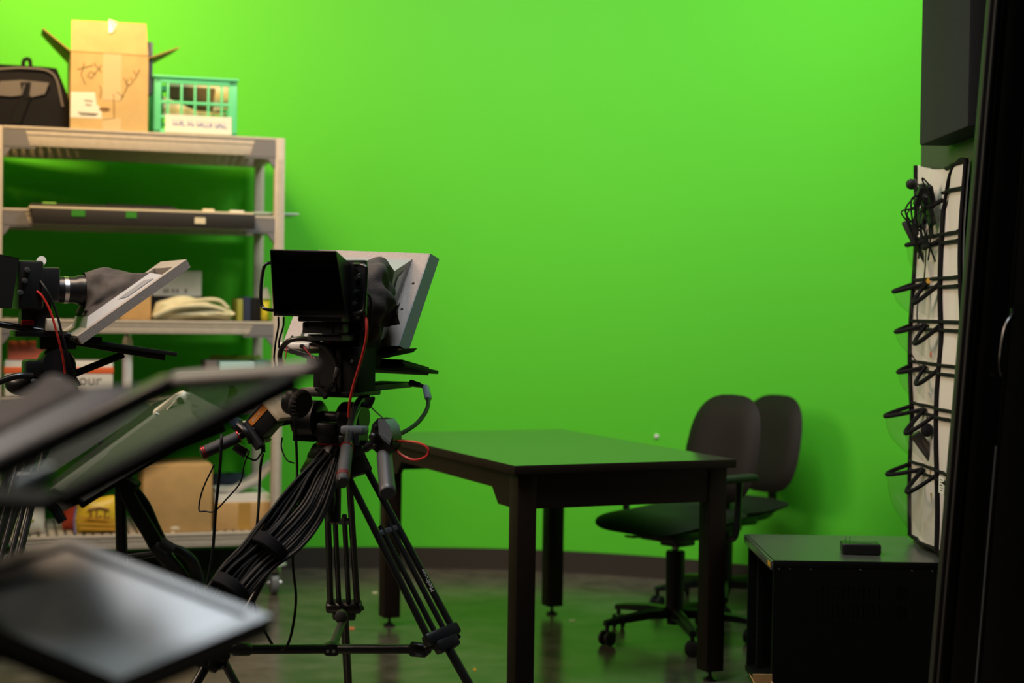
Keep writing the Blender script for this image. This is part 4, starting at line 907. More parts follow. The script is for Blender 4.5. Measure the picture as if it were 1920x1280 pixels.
# left pan handle
L0 = qa(560, 785, -0.02); L1 = qa(490, 800, -0.12); L2 = qa(448, 818, -0.16); L3 = qa(378, 850, -0.22)
m = MB(FA); m.tube([L0, L1, L2], 0.010, 12); lh = m.build('pan_bar', BLACKT, tp)
m = MB(FA); m.tube([L2, L2.lerp(L3, 0.04), L2.lerp(L3, 0.5), L2.lerp(L3, 0.97), L3], [0.012, 0.0155, 0.0165, 0.0165, 0.014], 20); m.build('grip', GRIP, lh)
m = MB(FA)
for k in (0.0, 0.9, 0.95): m.tube([L2.lerp(L3, k), L2.lerp(L3, k+0.025)], 0.0175, 20)
m.build('red_ring', REDA, lh)
m = MB(FA); m.tube([L2.lerp(L3, 0.985), L2.lerp(L3, 1.02)], [0.015, 0.012], 20); m.build('grip_cap', BLACKP, lh)
m = MB(FA)
m.tube([qa(458, 795, -0.15), qa(488, 838, -0.15)], [0.013, 0.015], 14); m.box(qa(452, 800, -0.14), (0.035, 0.04, 0.03), Euler((0, 0.6, 0)).to_matrix(), 0.006); m.tube([qa(440, 836, -0.14), qa(462, 850, -0.13)], [0.012, 0.014], 12)
m.tube(smooth([qa(470, 790, -0.13), qa(482, 800, -0.13), qa(492, 825, -0.13), qa(494, 848, -0.13)], 5), 0.006, 8); m.tube(smooth([qa(447, 795, -0.16), qa(462, 810, -0.17), qa(470, 830, -0.16)], 4), 0.007, 8)
tag(m.build('focus_remote', BLACKP), 'black focus remote clamped on the left pan handle', 'remote control')
tag(MB(FA).box(qa(444, 792, -0.145), (0.03, 0.035, 0.022), Euler((0, 0.6, 0)).to_matrix(), 0.006).build('blue_clip', mat('steel_blue', (0.06, 0.10, 0.16), 0.35)), 'small steel blue clip above the left pan handle', 'clip')
# battery box: black block with orange strip and cream ends
ex = (qa(505, 757, -0.14)-qa(466, 800, -0.14)); ux = ex.normalized(); uz = V((0, 1, 0)); uy = uz.cross(ux)
cc = (qa(470, 795, -0.14)+qa(528, 785, -0.14))/2+V((0, 0.03, 0))
Mx = Matrix((ux, V((0, 1, 0)), ux.cross(V((0, 1, 0))))).transposed()
bt = thing('battery_pack', 'black box with orange strip and cream ends under the headphones', 'battery', FA.M @ cc)
cc = qa(499, 788, -0.11)
m = MB(FA); m.box(cc, (0.076, 0.06, 0.064), Mx, 0.003); m.build('pack_body', BLACKP, bt)
for s_ in (-1, 1): MB(FA).box(cc+ux*0.044*s_, (0.014, 0.068, 0.075), Mx, 0.004).build('end_cap', CREAM, bt)
vz = ux.cross(V((0, 1, 0)))
m = MB(FA); m.box(cc-V((0, 0.0305, 0))-vz*0.016*(1 if vz.x > 0 else -1), (0.074, 0.001, 0.017), Mx); ost = m.build('orange_strip', ORANGE, bt)
m = MB(FA); m.text('80.3 VL', cc-V((0, 0.0312, 0))-vz*0.016*(1 if vz.x > 0 else -1), ux, (V((0, -1, 0))).cross(ux), 0.011, 0.0006); m.build('lettering', CREAM, ost)

# --- camera + prompter head on the tripod
pc = thing('prompter_camera', 'studio camera with hooded monitor and tilted teleprompter plate, sharp on the central tripod', 'camera', FA.M @ V((0, 0, PLZ)))
def prompter_plate(F, BL, BR, TR, TL, off, parent, m_=SPECK, holes=True):
    BL, BR, TR, TL, off = V(BL), V(BR), V(TR), V(TL), V(off)
    def pl(u, v): return (BL*(1-u)+BR*u)*(1-v)+(TL*(1-u)+TR*u)*v
    m = MB(F)
    # frame with square window
    o_ = [pl(0, 0), pl(1, 0), pl(1, 1), pl(0, 1)]; i_ = [pl(0.13, 0.12), pl(0.87, 0.12), pl(0.87, 0.9), pl(0.13, 0.9)]
    vs = o_+i_+[p+off for p in o_]+[p+off for p in i_]; fs = []
    for k in range(4):
        j = (k+1) % 4; fs += [[k, j, 4+j, 4+k], [8+k, 12+k, 12+j, 8+j], [k, 8+k, 8+j, j], [4+k, 4+j, 12+j, 12+k]]
    m.add(vs, fs); po = m.build('prompter_plate', m_, parent)
    m = MB(F); q_ = [p+off*0.92 for p in i_]; m.add(q_+[p+off*0.05 for p in q_], [[0, 1, 2, 3], [7, 6, 5, 4], [0, 4, 5, 1], [1, 5, 6, 2], [2, 6, 7, 3], [3, 7, 4, 0]]); m.build('beam_splitter', GLASS, po)
    if holes:
        m = MB(F); nn = (BR-BL).cross(TL-BL).normalized(); nn = nn if nn.y < 0 else -nn
        for (u, v) in ((0.07, 0.30), (0.95, 0.66), (0.93, 0.38), (0.86, 0.06), (0.06, 0.12)): m.lathe([(0, 0), (0.004, 0), (0.004, 0.0015), (0, 0.0015)], pl(u, v), nn, 12)
        m.build('bolt', BLACKM, po)
    return po, pl
BLa, BRa, TRa, TLa = qa(526, 655, 0.10), qa(746, 648, 0.10), qa(805, 475, 0.36), qa(598, 468, 0.36)
po, pl = prompter_plate(FA, BLa, BRa, TRa, TLa, (0.004, 0.056, -0.014), pc)
# right plate edge, blue grey painted in for the cool light on it
m = MB(FA); off = V((0.004, 0.056, -0.014)); e0, e1 = BRa, TRa
m.add([e0+V((0.0006, 0, 0)), e1+V((0.0006, 0, 0)), e1+off+V((0.0006, 0, 0)), e0+off+V((0.0006, 0, 0)), e0+V((0.003, 0, 0)), e1+V((0.003, 0, 0)), e1+off+V((0.003, 0, 0)), e0+off+V((0.003, 0, 0))], [[0, 1, 2, 3], [7, 6, 5, 4], [0, 4, 5, 1], [1, 5, 6, 2], [2, 6, 7, 3], [3, 7, 4, 0]])
et = m.build('side_edge', mat('speckled_cool_lit', (0.20, 0.22, 0.25), 0.5, speck=0.6, sscale=600, bump=0.5, bscale=700), pc); et['label'] = 'speckled plate edge, blue grey for the cool light on it'
# port hood frustum
bs = [pl(0.16, 0.05), pl(0.87, 0.10), pl(0.87, 0.93), pl(0.16, 0.93)]
tpz = [qa(612, 640, 0.03), qa(712, 640, 0.03), qa(738, 509, 0.17), qa(640, 503, 0.17)]
m = MB(FA); fs = [[k, (k+1) % 4, 4+(k+1) % 4, 4+k] for k in range(4)]; m.add(bs+tpz, fs)
m.add([p*1 for p in tpz]+[t.lerp(sum(tpz, V())/4, 0.12) for t in tpz], [[k, (k+1) % 4, 4+(k+1) % 4, 4+k] for k in range(4)])
m.build('port_hood', PORT, pc)
def side(u, v): return (tpz[1].lerp(tpz[2], v)).lerp(bs[1].lerp(bs[2], v), u)+V((0.0016, -0.0008, 0))
m = MB(FA); m.add([side(0.30, 0.55), side(0.62, 0.62), side(0.72, 0.90), side(0.35, 0.86), ], [[0, 1, 2, 3]]); w_ = m.build('side_window', mat('pale_window', (0.55, 0.56, 0.57), 0.3), pc)
# shroud
LC = qa(668, 545, -0.07)
ring = []
for k in range(40):
    t_ = k/40*4; i = int(t_); ring.append(tpz[i].lerp(tpz[(i+1) % 4], t_-i))
ctr_ = sum(tpz, V())/4
def shroud(u, v):
    k = u*40; i = int(k) % 40; p = ring[i].lerp(ring[(i+1) % 40], k-int(k))
    d_ = p-ctr_; ang_ = math.atan2(d_.z, d_.x)
    kk = 1.0 if v < 0.86 else 1.0-0.75*(v-0.86)/0.14
    lp = LC+V((0.076*kk*math.cos(ang_), 0, 0.070*kk*math.sin(ang_)))
    q_ = p.lerp(lp, v); n_ = (q_-(ctr_.lerp(LC, v))).normalized()
    return q_+n_*(0.012*math.sin(ang_*5+v*4)+0.008*math.sin(ang_*9-v*7)+0.018)*math.sin(math.pi*min(1, v*0.9+0.08))
m = MB(FA); m.surf(shroud, 80, 14); m.build('lens_shroud', FABRIC, pc, 80)
m = MB(FA); m.surf(lambda u, v: qa(706+42*u, 566+10*math.sin(u*3)*(1-v)+50*v-8*u*v, 0.03+0.03*v)+V((0, 0.01*math.sin(u*9+v*4), 0)), 12, 8, (0, 0.004, 0)); m.build('shroud_tail', FABRIC, pc, 80)
m = MB(FA); m.lathe([(0, 0), (0.038, 0), (0.04, 0.02), (0.042, 0.10), (0.046, 0.16), (0, 0.16)], qa(655, 548, -0.04), (0.0, 1, 0), 24); m.build('lens', BLACKP, pc)
# camera body and base rails
a = qa(585, 505, -0.10); b = qa(668, 600, -0.10)
m = MB(FA); m.bb((a.x, -0.10, b.z), (b.x, -0.02, a.z), 0.008); m.build('camera_body', BLACKP, pc)
a = qa(602, 600, -0.06); b = qa(688, 690, -0.06)
m = MB(FA); m.bb((a.x, -0.06, b.z), (b.x-0.02, 0.07, a.z), 0.006); m.bb((qa(640, 650, -0.08).x, -0.085, qa(640, 735, -0.08).z), (qa(674, 650, -0.08).x, 0.02, qa(640, 650, -0.08).z), 0.004)
bb0 = m.build('support_block', BLACKM, pc)
m = MB(FA); m.lathe([(0, 0), (0.005, 0), (0.004, 0.003), (0, 0.003)], qa(660, 677, -0.086), (0, -1, 0), 10); m.lathe([(0, 0), (0.005, 0), (0.004, 0.003), (0, 0.003)], qa(650, 604, -0.064), (0, -1, 0), 10); m.build('screw', MGREY, bb0)
m = MB(FA); m.bb(qa(612, 639, -0.065), qa(622, 646, -0.065)+V((0, 0.004, 0)), 0.001); m.build('red_button', REDA, bb0)
m = MB(FA); m.prism([qa(684, 656, 0.06), qa(748, 654, 0.06), qa(740, 662, 0.06), qa(684, 674, 0.06)], (0, 0.12, 0)); m.build('plate_bracket', BLACK, pc)
m = MB(FA); q_ = qa(746, 656, 0.058); m.bb(q_, q_+V((0.007, 0.004, 0.003))); m.build('orange_tab', ORANGE, pc)
m = MB(FA); m.prism([qa(540, 652, 0.02), qa(590, 668, 0.02), qa(604, 700, 0.02), qa(592, 690, 0.02), qa(575, 672, 0.02), qa(545, 662, 0.02)], (0, 0.012, 0)); m.bb(qa(512, 686, 0.0), qa(600, 702, 0.0)+V((0, 0.2, 0)), 0.004); m.build('left_bracket', BLACK, pc)
# monitor tray under the plate
NR = qa(759, 688, 0.10); FR_ = qa(822, 701, 0.42); wv = V((-0.30, 0, 0.004)); th = 0.012
m = MB(FA); m.slab([NR, FR_, FR_+wv, NR+wv], 0.010, 0.0015); m.slab([NR+V((-0.012, 0.008, -0.004)), FR_+V((-0.022, -0.02, -0.004)), FR_+wv+V((0, 0, -0.004)), NR+wv+V((0, 0, -0.004))], 0.024, 0.0015)
mo = m.build('prompter_monitor', BLACKM, pc)
m = MB(FA)
for k in range(8): m.box((NR+wv*0.25).lerp(FR_+wv*0.25, k/7)+V((0, 0, 0.003)), (0.014, 0.006, 0.004))
m.build('vent_ridges', BLACKM, mo)
a = qa(640, 714, 0.05); b = qa(722, 731, 0.12); m = MB(FA); m.bb((a.x, 0.05, b.z), (b.x, 0.30, b.z+0.016), 0.003); m.build('tray_rail', BLACK, pc)
m = MB(FA)
for x in (-0.03, 0.03): m.bb((x-0.012, -0.05, PLZ+0.0005), (x+0.012, 0.12, qa(650, 690, -0.06).z), 0.002)
m.build('riser', BLACKM, pc)
# field monitor
ms = -0.166
a = qa(513, 480, ms); b = qa(687, 592, ms); MZ0, MZ1 = b.z, qa(600, 487, ms).z
m = MB(FA); m.bb((a.x, ms, MZ0), (b.x-0.004, ms+0.016, MZ1), 0.005); m.bb((a.x+0.01, ms+0.012, MZ0+0.01), (b.x-0.05, ms+0.05, MZ1-0.01), 0.005); mon = m.build('field_monitor', BLACKP, pc)
m = MB(FA); s0 = qa(531, 520, ms-0.001); s1 = qa(650, 583, ms-0.001); m.bb((s0.x, ms-0.0012, s1.z), (s1.x, ms-0.0002, s0.z)); m.build('screen', SCREEN, mon)
m = MB(FA); b_ = ms-0.0005
bTL, bTR, bBR, bBL = qa(523, 494, b_), qa(659, 496, b_), qa(655, 591, b_), qa(517, 591, b_)
rTL, rTR, rBR, rBL = qa(506, 467, ms-0.125), qa(630, 470, ms-0.125), qa(651, 595, ms-0.03), qa(513, 592, ms-0.03)
for q_ in ((bTL, bTR, rTR, rTL), (bTR, bBR, rBR, rTR), (bBR, bBL, rBL, rBR), (bBL, bTL, rTL, rBL)): m.slab(q_, 0.0025)
hd_ = m.build('monitor_hood', BLACK, mon)
m = MB(FA); m.bb(qa(662, 494, ms-0.004), qa(685, 590, ms-0.004)+V((0, 0.006, 0)), 0.004); kp = m.build('knob_panel', BLACK, mon)
m = MB(FA)
for (x, y) in ((672, 522), (670.5, 546), (668, 569)): m.lathe([(0, 0), (0.0075, 0), (0.0075, 0.004), (0.0062, 0.006), (0.0058, 0.014), (0, 0.0145)], qa(x, y, ms-0.0045), (0.0, -1, 0), 18)
m.build('knob', mat('glossy_knob', (0.03, 0.03, 0.03), 0.18, spec=0.8), kp)
m = MB(FA)
for (x, y) in ((674, 513), (672, 537), (669.5, 560)): c_ = qa(x, y, ms-0.005); m.box(c_, (0.006, 0.0006, 0.0012)); m.box(c_+V((-0.004, 0, -0.002)), (0.003, 0.0006, 0.001))
m.build('knob_marks', WHITEP, kp)
m = MB(FA); m.tube(smooth([qa(664, 495, ms-0.003), qa(676, 496, ms-0.03), qa(685, 500, ms-0.036), qa(687, 510, ms-0.036), qa(683, 575, ms-0.036), qa(678, 584, ms-0.036), qa(664, 588, ms-0.02)], 5), 0.0045, 10)
m.build('guard_handle', BLACKT, mon)
m = MB(FA); m.tube(smooth([qa(510, 492, ms-0.012), qa(499, 495, ms-0.036), qa(494, 505, ms-0.036), qa(490, 530, ms-0.036), qa(489, 562, ms-0.036), qa(492, 575, ms-0.036), qa(500, 580, ms-0.036), qa(520, 582, ms-0.004)], 5), 0.0045, 10)
m.build('guard_handle', BLACKT, mon)
m = MB(FA); m.bb(qa(566, 603, -0.155), qa(623, 626, -0.155)+V((0, 0.04, 0)), 0.005); m.bb(qa(558, 592, -0.16), qa(640, 604, -0.16)+V((0, 0.05, 0)), 0.003); m.bb(qa(624, 605, -0.15), qa(642, 625, -0.15)+V((0, 0.04, 0)), 0.006); m.bb(qa(575, 626, -0.14), qa(640, 640, -0.14)+V((0, 0.10, 0)), 0.004)
mt_ = m.build('tilt_mount', DGREY, pc)
m = MB(FA)
for x, y in ((574, 609), (615, 611)): m.lathe([(0, 0), (0.006, 0), (0.005, 0.002), (0, 0.002)], qa(x, y, -0.1555), (0, -1, 0), 14)
m.build('mount_bolt', BLACKM, mt_)
# bracket with red strings
m = MB(FA); m.bb(qa(524, 642, -0.06), qa(579, 655, -0.06)+V((0, 0.006, 0)), 0.003); wbk = m.build('light_bracket', WHITEP, pc); wbk['label'] = 'small white bracket bar with two black knobs'
m = MB(FA)
for x, y in ((533, 647), (567, 649)): m.lathe([(0, 0), (0.0065, 0), (0.006, 0.006), (0, 0.007)], qa(x, y, -0.061), (0, -1, 0), 14)
m.build('knob', BLACKP, wbk)
m = MB(FA); m.tube(smooth([qa(531, 648, -0.07), qa(526, 660, -0.07), qa(529, 672, -0.07), qa(536, 684, -0.07)], 4), 0.0014, 6); m.tube([qa(538, 650, -0.07), qa(535, 674, -0.07)], 0.0014, 6); m.tube([qa(569, 650, -0.07), qa(586, 671, -0.07)], 0.0018, 6); m.build('string', REDT, wbk)
m = MB(FA); m.lathe([(0, 0), (0.007, 0), (0.0065, 0.003), (0, 0.003)], qa(589, 674, -0.06), (0, -1, 0), 14); m.build('brass_screw', BRASS, pc)

# headphones hanging on the rig
hp = thing('headphones', 'black headphones hanging below the monitor on the central camera rig', 'headphones', FA.M @ qa(590, 690, -0.11))
m = MB(FA); band = smooth([qa(527, 690, -0.10), qa(525, 664, -0.10), qa(533, 646, -0.11), (qa(550, 636, -0.12)), qa(580, 636, -0.12), qa(605, 648, -0.12), qa(624, 668, -0.12), qa(634, 690, -0.12)], 6)
m.tube(band, [0.0055]+[0.007]*(len(band)-2)+[0.006], 10); m.build('headband', mat('black_leather', (0.02, 0.018, 0.017), 0.25), hp)
m = MB(FA); m.bar(qa(634, 688, -0.12), qa(629, 708, -0.12), 0.010, 0.015, (0, 1, 0), 0.002); m.build('slider', DGREY, hp)
m = MB(FA); m.tube(smooth([qa(629, 708, -0.12), qa(627, 720, -0.12), qa(618, 730, -0.12), qa(608, 736, -0.12)], 4), 0.006, 8); m.tube([qa(600, 728, -0.12), qa(614, 742, -0.12)], [0.012, 0.013], 12)
for k in range(4): m.tube([qa(612+4*k, 726-3*k, -0.12), qa(614+4*k, 732-3*k, -0.12)], 0.0085, 10)
m.build('yoke', BLACKP, hp)
c0 = qa(548, 752, -0.12); ax = V((-0.85, 0.25, 0.2)).normalized()
m = MB(FA); m.lathe([(0, -0.024), (0.030, -0.022), (0.036, -0.008), (0.036, 0.004), (0.030, 0.010), (0, 0.010)], c0, ax, 24); m.build('ear_cup', BLACKP, hp)
m = MB(FA); m.lathe([(0.018, -0.040), (0.034, -0.040), (0.039, -0.034), (0.040, -0.026), (0.034, -0.022), (0.018, -0.022)], c0, ax, 24)
for k in range(8): m.box(c0-ax*0.031+V((0.0, -0.0385*math.cos(k*0.28-0.9), 0.0385*math.sin(k*0.28-0.9))), (0.016, 0.002, 0.002))
m.build('ear_cushion', RUBBER, hp)
m = MB(FA); m.prism([qa(598, 640, -0.10), qa(626, 650, -0.10), qa(629, 735, -0.10), qa(604, 735, -0.10), qa(597, 700, -0.10)], (0, 0.012, 0)); m.build('hanger_plate', BLACKM, pc)
# cables on rig A
fa = lambda lst: [FA.M @ qa(*p) for p in lst]
cable('red_video_cable', fa([(682, 588, -0.12), (687, 602, -0.17), (687, 632, -0.18), (678, 672, -0.17), (664, 718, -0.16), (656, 752, -0.16), (654, 782, -0.15)]), 0.0036, RED, 'red video cable running down from the monitor on the central rig')
cable('red_cable_loop', fa([(738, 829, -0.2), (756, 827, -0.22), (785, 830, -0.23), (803, 842, -0.23), (798, 856, -0.23), (776, 862, -0.23), (752, 852, -0.22), (740, 838, -0.2)]), 0.0030, RED, 'red cable loop beside the zoom remote above the table')
cable('black_video_cable', fa([(685, 549, -0.14), (694, 558, -0.12), (696, 590, -0.10), (694, 620, -0.08)]), 0.0034, CABLE, 'short black cable from the monitor side to the lens shroud')
for nm_, pts_, lb in (('monitor_lead', [(522, 594, -0.13), (522, 612, -0.12), (517, 640, -0.11), (514, 672, -0.10), (518, 690, -0.1)], 'thin black lead at the left below the monitor guard'), ('monitor_lead', [(532, 594, -0.13), (531, 612, -0.12), (524, 636, -0.11), (523, 652, -0.1)], 'short thin black lead beside the left monitor guard lead')):
    cable(nm_, fa(pts_), 0.0026, CABLE, lb)
pwc = thing('power_cable', 'thick black power cable with ferrite arching right of the tripod', 'cable', FA.M @ qa(795, 740, 0.2))
MB(FA).tube(smooth([qa(788, 722, 0.25), qa(797, 728, 0.2), qa(803, 748, 0.14), qa(800, 768, 0.06), qa(785, 790, -0.02), qa(764, 806, -0.1), qa(738, 818, -0.18)], 6), 0.0058, 10).build('cord', CABLE, pwc)
MB(FA).tube([qa(797, 724, 0.21), qa(798.5, 727, 0.205), qa(803, 746, 0.15), qa(803.5, 749, 0.14)], [0.006, 0.010, 0.010, 0.006], 12).build('ferrite', BGREY, pwc)
MB(FA).tube([qa(770, 718, 0.26), qa(788, 722, 0.25)], [0.010, 0.007], 10).build('plug', BLACKP, pwc)
hang = [('hanging_cable', [(416, 815, -0.24), (415, 830, -0.25), (412, 880, -0.24), (404, 960, -0.2), (398, 1040, -0.2), (386, 1110, -0.2)], 0.0042, 'black cable hanging from the left grip down past the cartons'),
 ('wire_loop', [(402, 870, -0.1), (380, 918, -0.1), (373, 955, -0.1), (385, 958, -0.1), (402, 958, -0.1), (425, 935, -0.1), (450, 905, -0.1), (458, 870, -0.1), (468, 845, -0.1)], 0.0022, 'thin black wire making an angular loop before the tan cartons'),
 ('hanging_cable', [(493, 850, -0.1), (488, 880, -0.12), (484, 960, -0.15), (476, 1040, -0.17), (473, 1100, -0.18), (482, 1150, -0.2), (503, 1195, -0.2), (520, 1218, -0.2), (536, 1214, -0.2), (548, 1180, -0.2), (555, 1120, -0.18), (549, 1050, -0.16), (553, 960, -0.14), (557, 880, -0.1), (553, 785, -0.08)], 0.0036, 'long black cable hanging in a loop down to the tripod spreader'),
 ('thin_lead', [(529, 820, -0.05), (528, 840, -0.05), (538, 862, -0.06), (552, 868, -0.06)], 0.002, 'thin black lead curving beside the shelf post to the tripod hub'),
 ('thin_lead', [(492, 846, -0.12), (480, 862, -0.13), (466, 858, -0.13), (450, 846, -0.13)], 0.0024, 'thin black lead looped under the focus remote'),
 ('cable_end', [(560, 978, -0.08), (575, 968, -0.1), (586, 972, -0.1), (578, 982, -0.1), (562, 984, -0.08)], 0.003, 'small loop of black cable poking right from the cable bundle')]
for nm_, pts_, r_, lb in hang: cable(nm_, fa(pts_), r_, CABLE, lb)
# cable bundle strapped along the left leg
bd = thing('cable_bundle', 'thick bundle of ribbed black cables strapped along the left tripod leg', 'cables', at(420, 1110, 4.0))
random.seed(11)
path0 = [(622, 858, 4.20), (600, 895, 4.16), (570, 950, 4.11), (530, 1000, 4.06), (482, 1045, 4.02), (445, 1085, 3.99), (418, 1125, 3.97), (380, 1180, 3.94), (362, 1225, 3.92)]
for k in range(46):
    o1 = -1+2*((k*7) % 46)/45.0; o2 = random.uniform(-1, 1); pts_ = []
    for i, (x, y, Y) in enumerate(path0):
        sp_ = (0.45, 0.7, 0.95, 1.0, 0.8, 0.8, 0.75, 0.8, 0.8)[i]
        p = at(x, y, Y); pts_.append(p+V((0.048*sp_*o1+0.005*math.sin(i*1.7+k), 0.022*sp_*o2, -0.036*sp_*o1+0.005*math.cos(i*1.3+k*2))))
    MB().tube(smooth(pts_, 6), random.uniform(0.0038, 0.0062), 8).build('cable_strand', CABLE, bd)
for (x, y, Y) in ((504, 1026, 4.04), (432, 1104, 3.98)):
    p = at(x, y, Y); dd = (at(x-30, y+38, Y-0.03)-p).normalized()
    MB().tube([p-dd*0.016, p-dd*0.013, p+dd*0.013, p+dd*0.016], [0.049, 0.052, 0.052, 0.049], 18).build('strap', BFAB, bd)
# ------------------------------------------------------------------ camera rig B (left, middle distance)
YB = 4.55
ob = at(105, 700, YB)
FB = Frame((ob.x, YB, 0), R(65))
def qb(px, py, x=0.0): return FB.px(px, py, 0, x)
HB = ob.z-0.02
tb = thing('video_tripod', 'black tripod carrying the camera at the left border', 'tripod', (ob.x, YB, 0))
hubB = V((ob.x, YB, HB))
for an in (20, 140, 260):
    dv = V((math.cos(R(an)), math.sin(R(an)), 0)); tripod_leg(hubB+dv*0.06-V((0, 0, 0.06)), hubB+dv*0.32-V((0, 0, 0.52)), V((-dv.y, dv.x, 0)), V((hubB.x+dv.x*0.56, hubB.y+dv.y*0.56, 0)), tb)
m = MB(); m.lathe([(0, -0.09), (0.03, -0.085), (0.06, -0.04), (0.064, 0.0), (0.055, 0.01), (0, 0.01)], hubB, n=20); m.build('bowl_spider', BLACKP, tb)
m = MB(FB); m.lathe([(0, -0.05), (0.045, -0.05), (0.05, -0.03), (0.05, 0.03), (0.045, 0.05), (0, 0.05)], (0, 0, HB+0.045), (1, 0, 0), 22); m.bb((-0.045, -0.09, HB+0.01), (0.045, 0.05, HB+0.06), 0.01); m.ball(qb(50, 720, 0.0), (0.05, 0.06, 0.035)); m.build('fluid_head', BLACKP, tb)
m = MB(FB); m.tube(smooth([qb(60, 705, 0.05), qb(30, 705, 0.06), qb(-20, 722, 0.06), qb(-60, 735, 0.07)], 5), 0.010, 10); m.build('pan_bar', BLACKT, tb)
pb = thing('prompter_camera', 'studio camera pointing right with slanted teleprompter plate at the left border', 'camera', FB.M @ V((0, 0, HB+0.1)))
pz0 = qb(105, 628, 0.0).z
m = MB(FB); m.bb((-0.04, -0.05, HB+0.09), (0.04, 0.05, pz0), 0.004); m.build('riser', BLACK, pb)
m = MB(FB)
for x in (-0.05, 0.05): m.cyl(qb(-25, 604, x), qb(132, 628, x), 0.009)
m.bb((-0.06, -0.12, pz0-0.004), (0.06, 0.02, pz0+0.012), 0.003); m.build('rod_support', BLACKT, pb)
m = MB(FB); m.bb(qb(40, 600, 0.062), qb(64, 609, 0.062)+V((-0.01, 0, 0)), 0.002); m.build('red_clip', REDA, pb)
m = MB(FB); a = qb(87, 597, 0.075); b = qb(114, 621, 0.075); m.bb((0.05, a.y, b.z), (0.075, b.y, a.z), 0.004); m.build('cream_block', CREAM, pb)
a = qb(78, 500, 0.06); b = qb(113, 566, 0.06)
m = MB(FB); m.bb((-0.06, a.y-0.03, b.z), (0.06, b.y, a.z), 0.008); m.bb((-0.03, a.y-0.02, pz0+0.012), (0.03, b.y-0.02, b.z+0.002)); m.build('camera_body', BLACKP, pb)
la_, lb_ = qb(112, 543, 0.0), qb(144, 552, 0.0)
ax = V((0, 1, 0)); Lz = la_.z
m = MB(FB); m.lathe([(0, 0), (0.036, 0), (0.038, 0.01), (0.038, 0.05), (0.043, 0.06), (0.045, 0.10), (0, 0.10)], (0, b.y-0.001, Lz), ax, 22); m.build('lens', BLACKP, pb)
m = MB(FB); m.lathe([(0.0383, 0.018), (0.0392, 0.018), (0.0392, 0.03), (0.0383, 0.03)], (0, b.y, Lz), ax, 22); m.build('lens_ring', SILVER, pb)
BLb, BRb = qb(146, 630, 0.165), None
TRb = qb(350, 486, 0.165); BRb = qb(146, 630, 0.165); sv = V((-0.33, 0, 0)); offB = V((0, 0.012, -0.022))
po2, plb = prompter_plate(FB, BRb+sv, BRb, TRb, TRb+sv, offB, pb, SPECK, False)
bs = [plb(0.16, 0.10), plb(0.88, 0.10), plb(0.88, 0.80), plb(0.16, 0.80)]
up = V((0, -0.012, 0.018))
tz = [p.lerp(sum(bs, V())/4, 0.18)+up for p in bs]
m = MB(FB); m.add(bs+tz, [[k, (k+1) % 4, 4+(k+1) % 4, 4+k] for k in range(4)]); m.add(tz+[t.lerp(sum(tz, V())/4, 0.1) for t in tz], [[k, (k+1) % 4, 4+(k+1) % 4, 4+k] for k in range(4)]); m.build('port_hood', PORT, pb)
def sideb(u, v): return (tz[1].lerp(tz[2], v)).lerp(bs[1].lerp(bs[2], v), u)+V((0.002, 0, 0))
m = MB(FB); m.add([sideb(0.35, 0.45), sideb(0.75, 0.55), sideb(0.75, 0.92), sideb(0.3, 0.85)], [[0, 1, 2, 3]]); m.build('side_window', MGREY, pb)
ringb = []
for k in range(40):
    t_ = k/40*4; i = int(t_); ringb.append(tz[i].lerp(tz[(i+1) % 4], t_-i))
cb_ = sum(tz, V())/4; LCb = V((0, b.y+0.075, Lz))
pu = (tz[1]-tz[0]).normalized(); pv = (tz[3]-tz[0]).normalized()
def shroudb(u, v):
    k = u*40; i = int(k) % 40; p = ringb[i].lerp(ringb[(i+1) % 40], k-int(k)); d_ = p-cb_
    an = math.atan2(d_.dot(pv), d_.dot(pu)); lp = LCb+V((0.05*math.cos(an), 0, 0.05*math.sin(an)))
    q_ = p.lerp(lp, v**0.8); n_ = (q_-cb_.lerp(LCb, v)).normalized()
    return q_+n_*(0.008*math.sin(an*3+v*5)+0.004*math.sin(an*8-v*6)+0.008)*math.sin(math.pi*v)
m = MB(FB); m.surf(shroudb, 80, 14); m.build('lens_shroud', FABRIC, pb, 80)
T0, T1_ = qb(138, 640, 0.14), qb(332, 668, 0.14)
m = MB(FB); m.slab([T0, T1_, T1_+V((-0.30, 0, 0)), T0+V((-0.30, 0, 0))], 0.012, 0.002); m.slab([T0+V((-0.02, 0.02, -0.013)), T1_+V((-0.02, -0.03, -0.013)), T1_+V((-0.28, -0.03, -0.013)), T0+V((-0.28, 0.02, -0.013))], 0.02, 0.002)
m.bb((-0.02, 0.03, HB+0.11), (0.02, T0.y+0.10, HB+0.125)); m.build('prompter_monitor', BLACK, pb)
m = MB(FB); m.bar(qb(110, 712, 0.0), qb(232, 664, 0.02), 0.02, 0.02, bev=0.004); m.build('tray_arm', BLACK, pb)
a = qb(35, 483, 0.10); b = qb(82, 580, 0.10)
m = MB(FB); m.bb((-0.12, a.y, b.z), (0.10, b.y, qb(60, 488, 0.10).z), 0.008); mb_ = m.build('field_monitor', BLACKP, pb)
m = MB(FB)
for (x, y) in ((51, 506), (46, 526), (38, 548)): m.lathe([(0, 0), (0.008, 0), (0.007, 0.012), (0, 0.013)], qb(x, y, 0.1005), (1, 0, 0), 14)
m.build('knob', DGREY, mb_)
m = MB(FB); r0, r1 = qb(36, 484, 0.10), qb(22, 578, 0.10)
m.slab([(0.10, r0.y, r0.z), (0.10, r1.y, r1.z), (0.10, r1.y-0.05, r1.z), (0.10, r0.y-0.16, r0.z+0.03)], 0.003); m.slab([(-0.12, r0.y, r0.z), (0.10, r0.y, r0.z), (0.10, r0.y-0.16, r0.z+0.03), (-0.12, r0.y-0.16, r0.z+0.03)], 0.003); m.build('monitor_hood', BLACK, mb_)
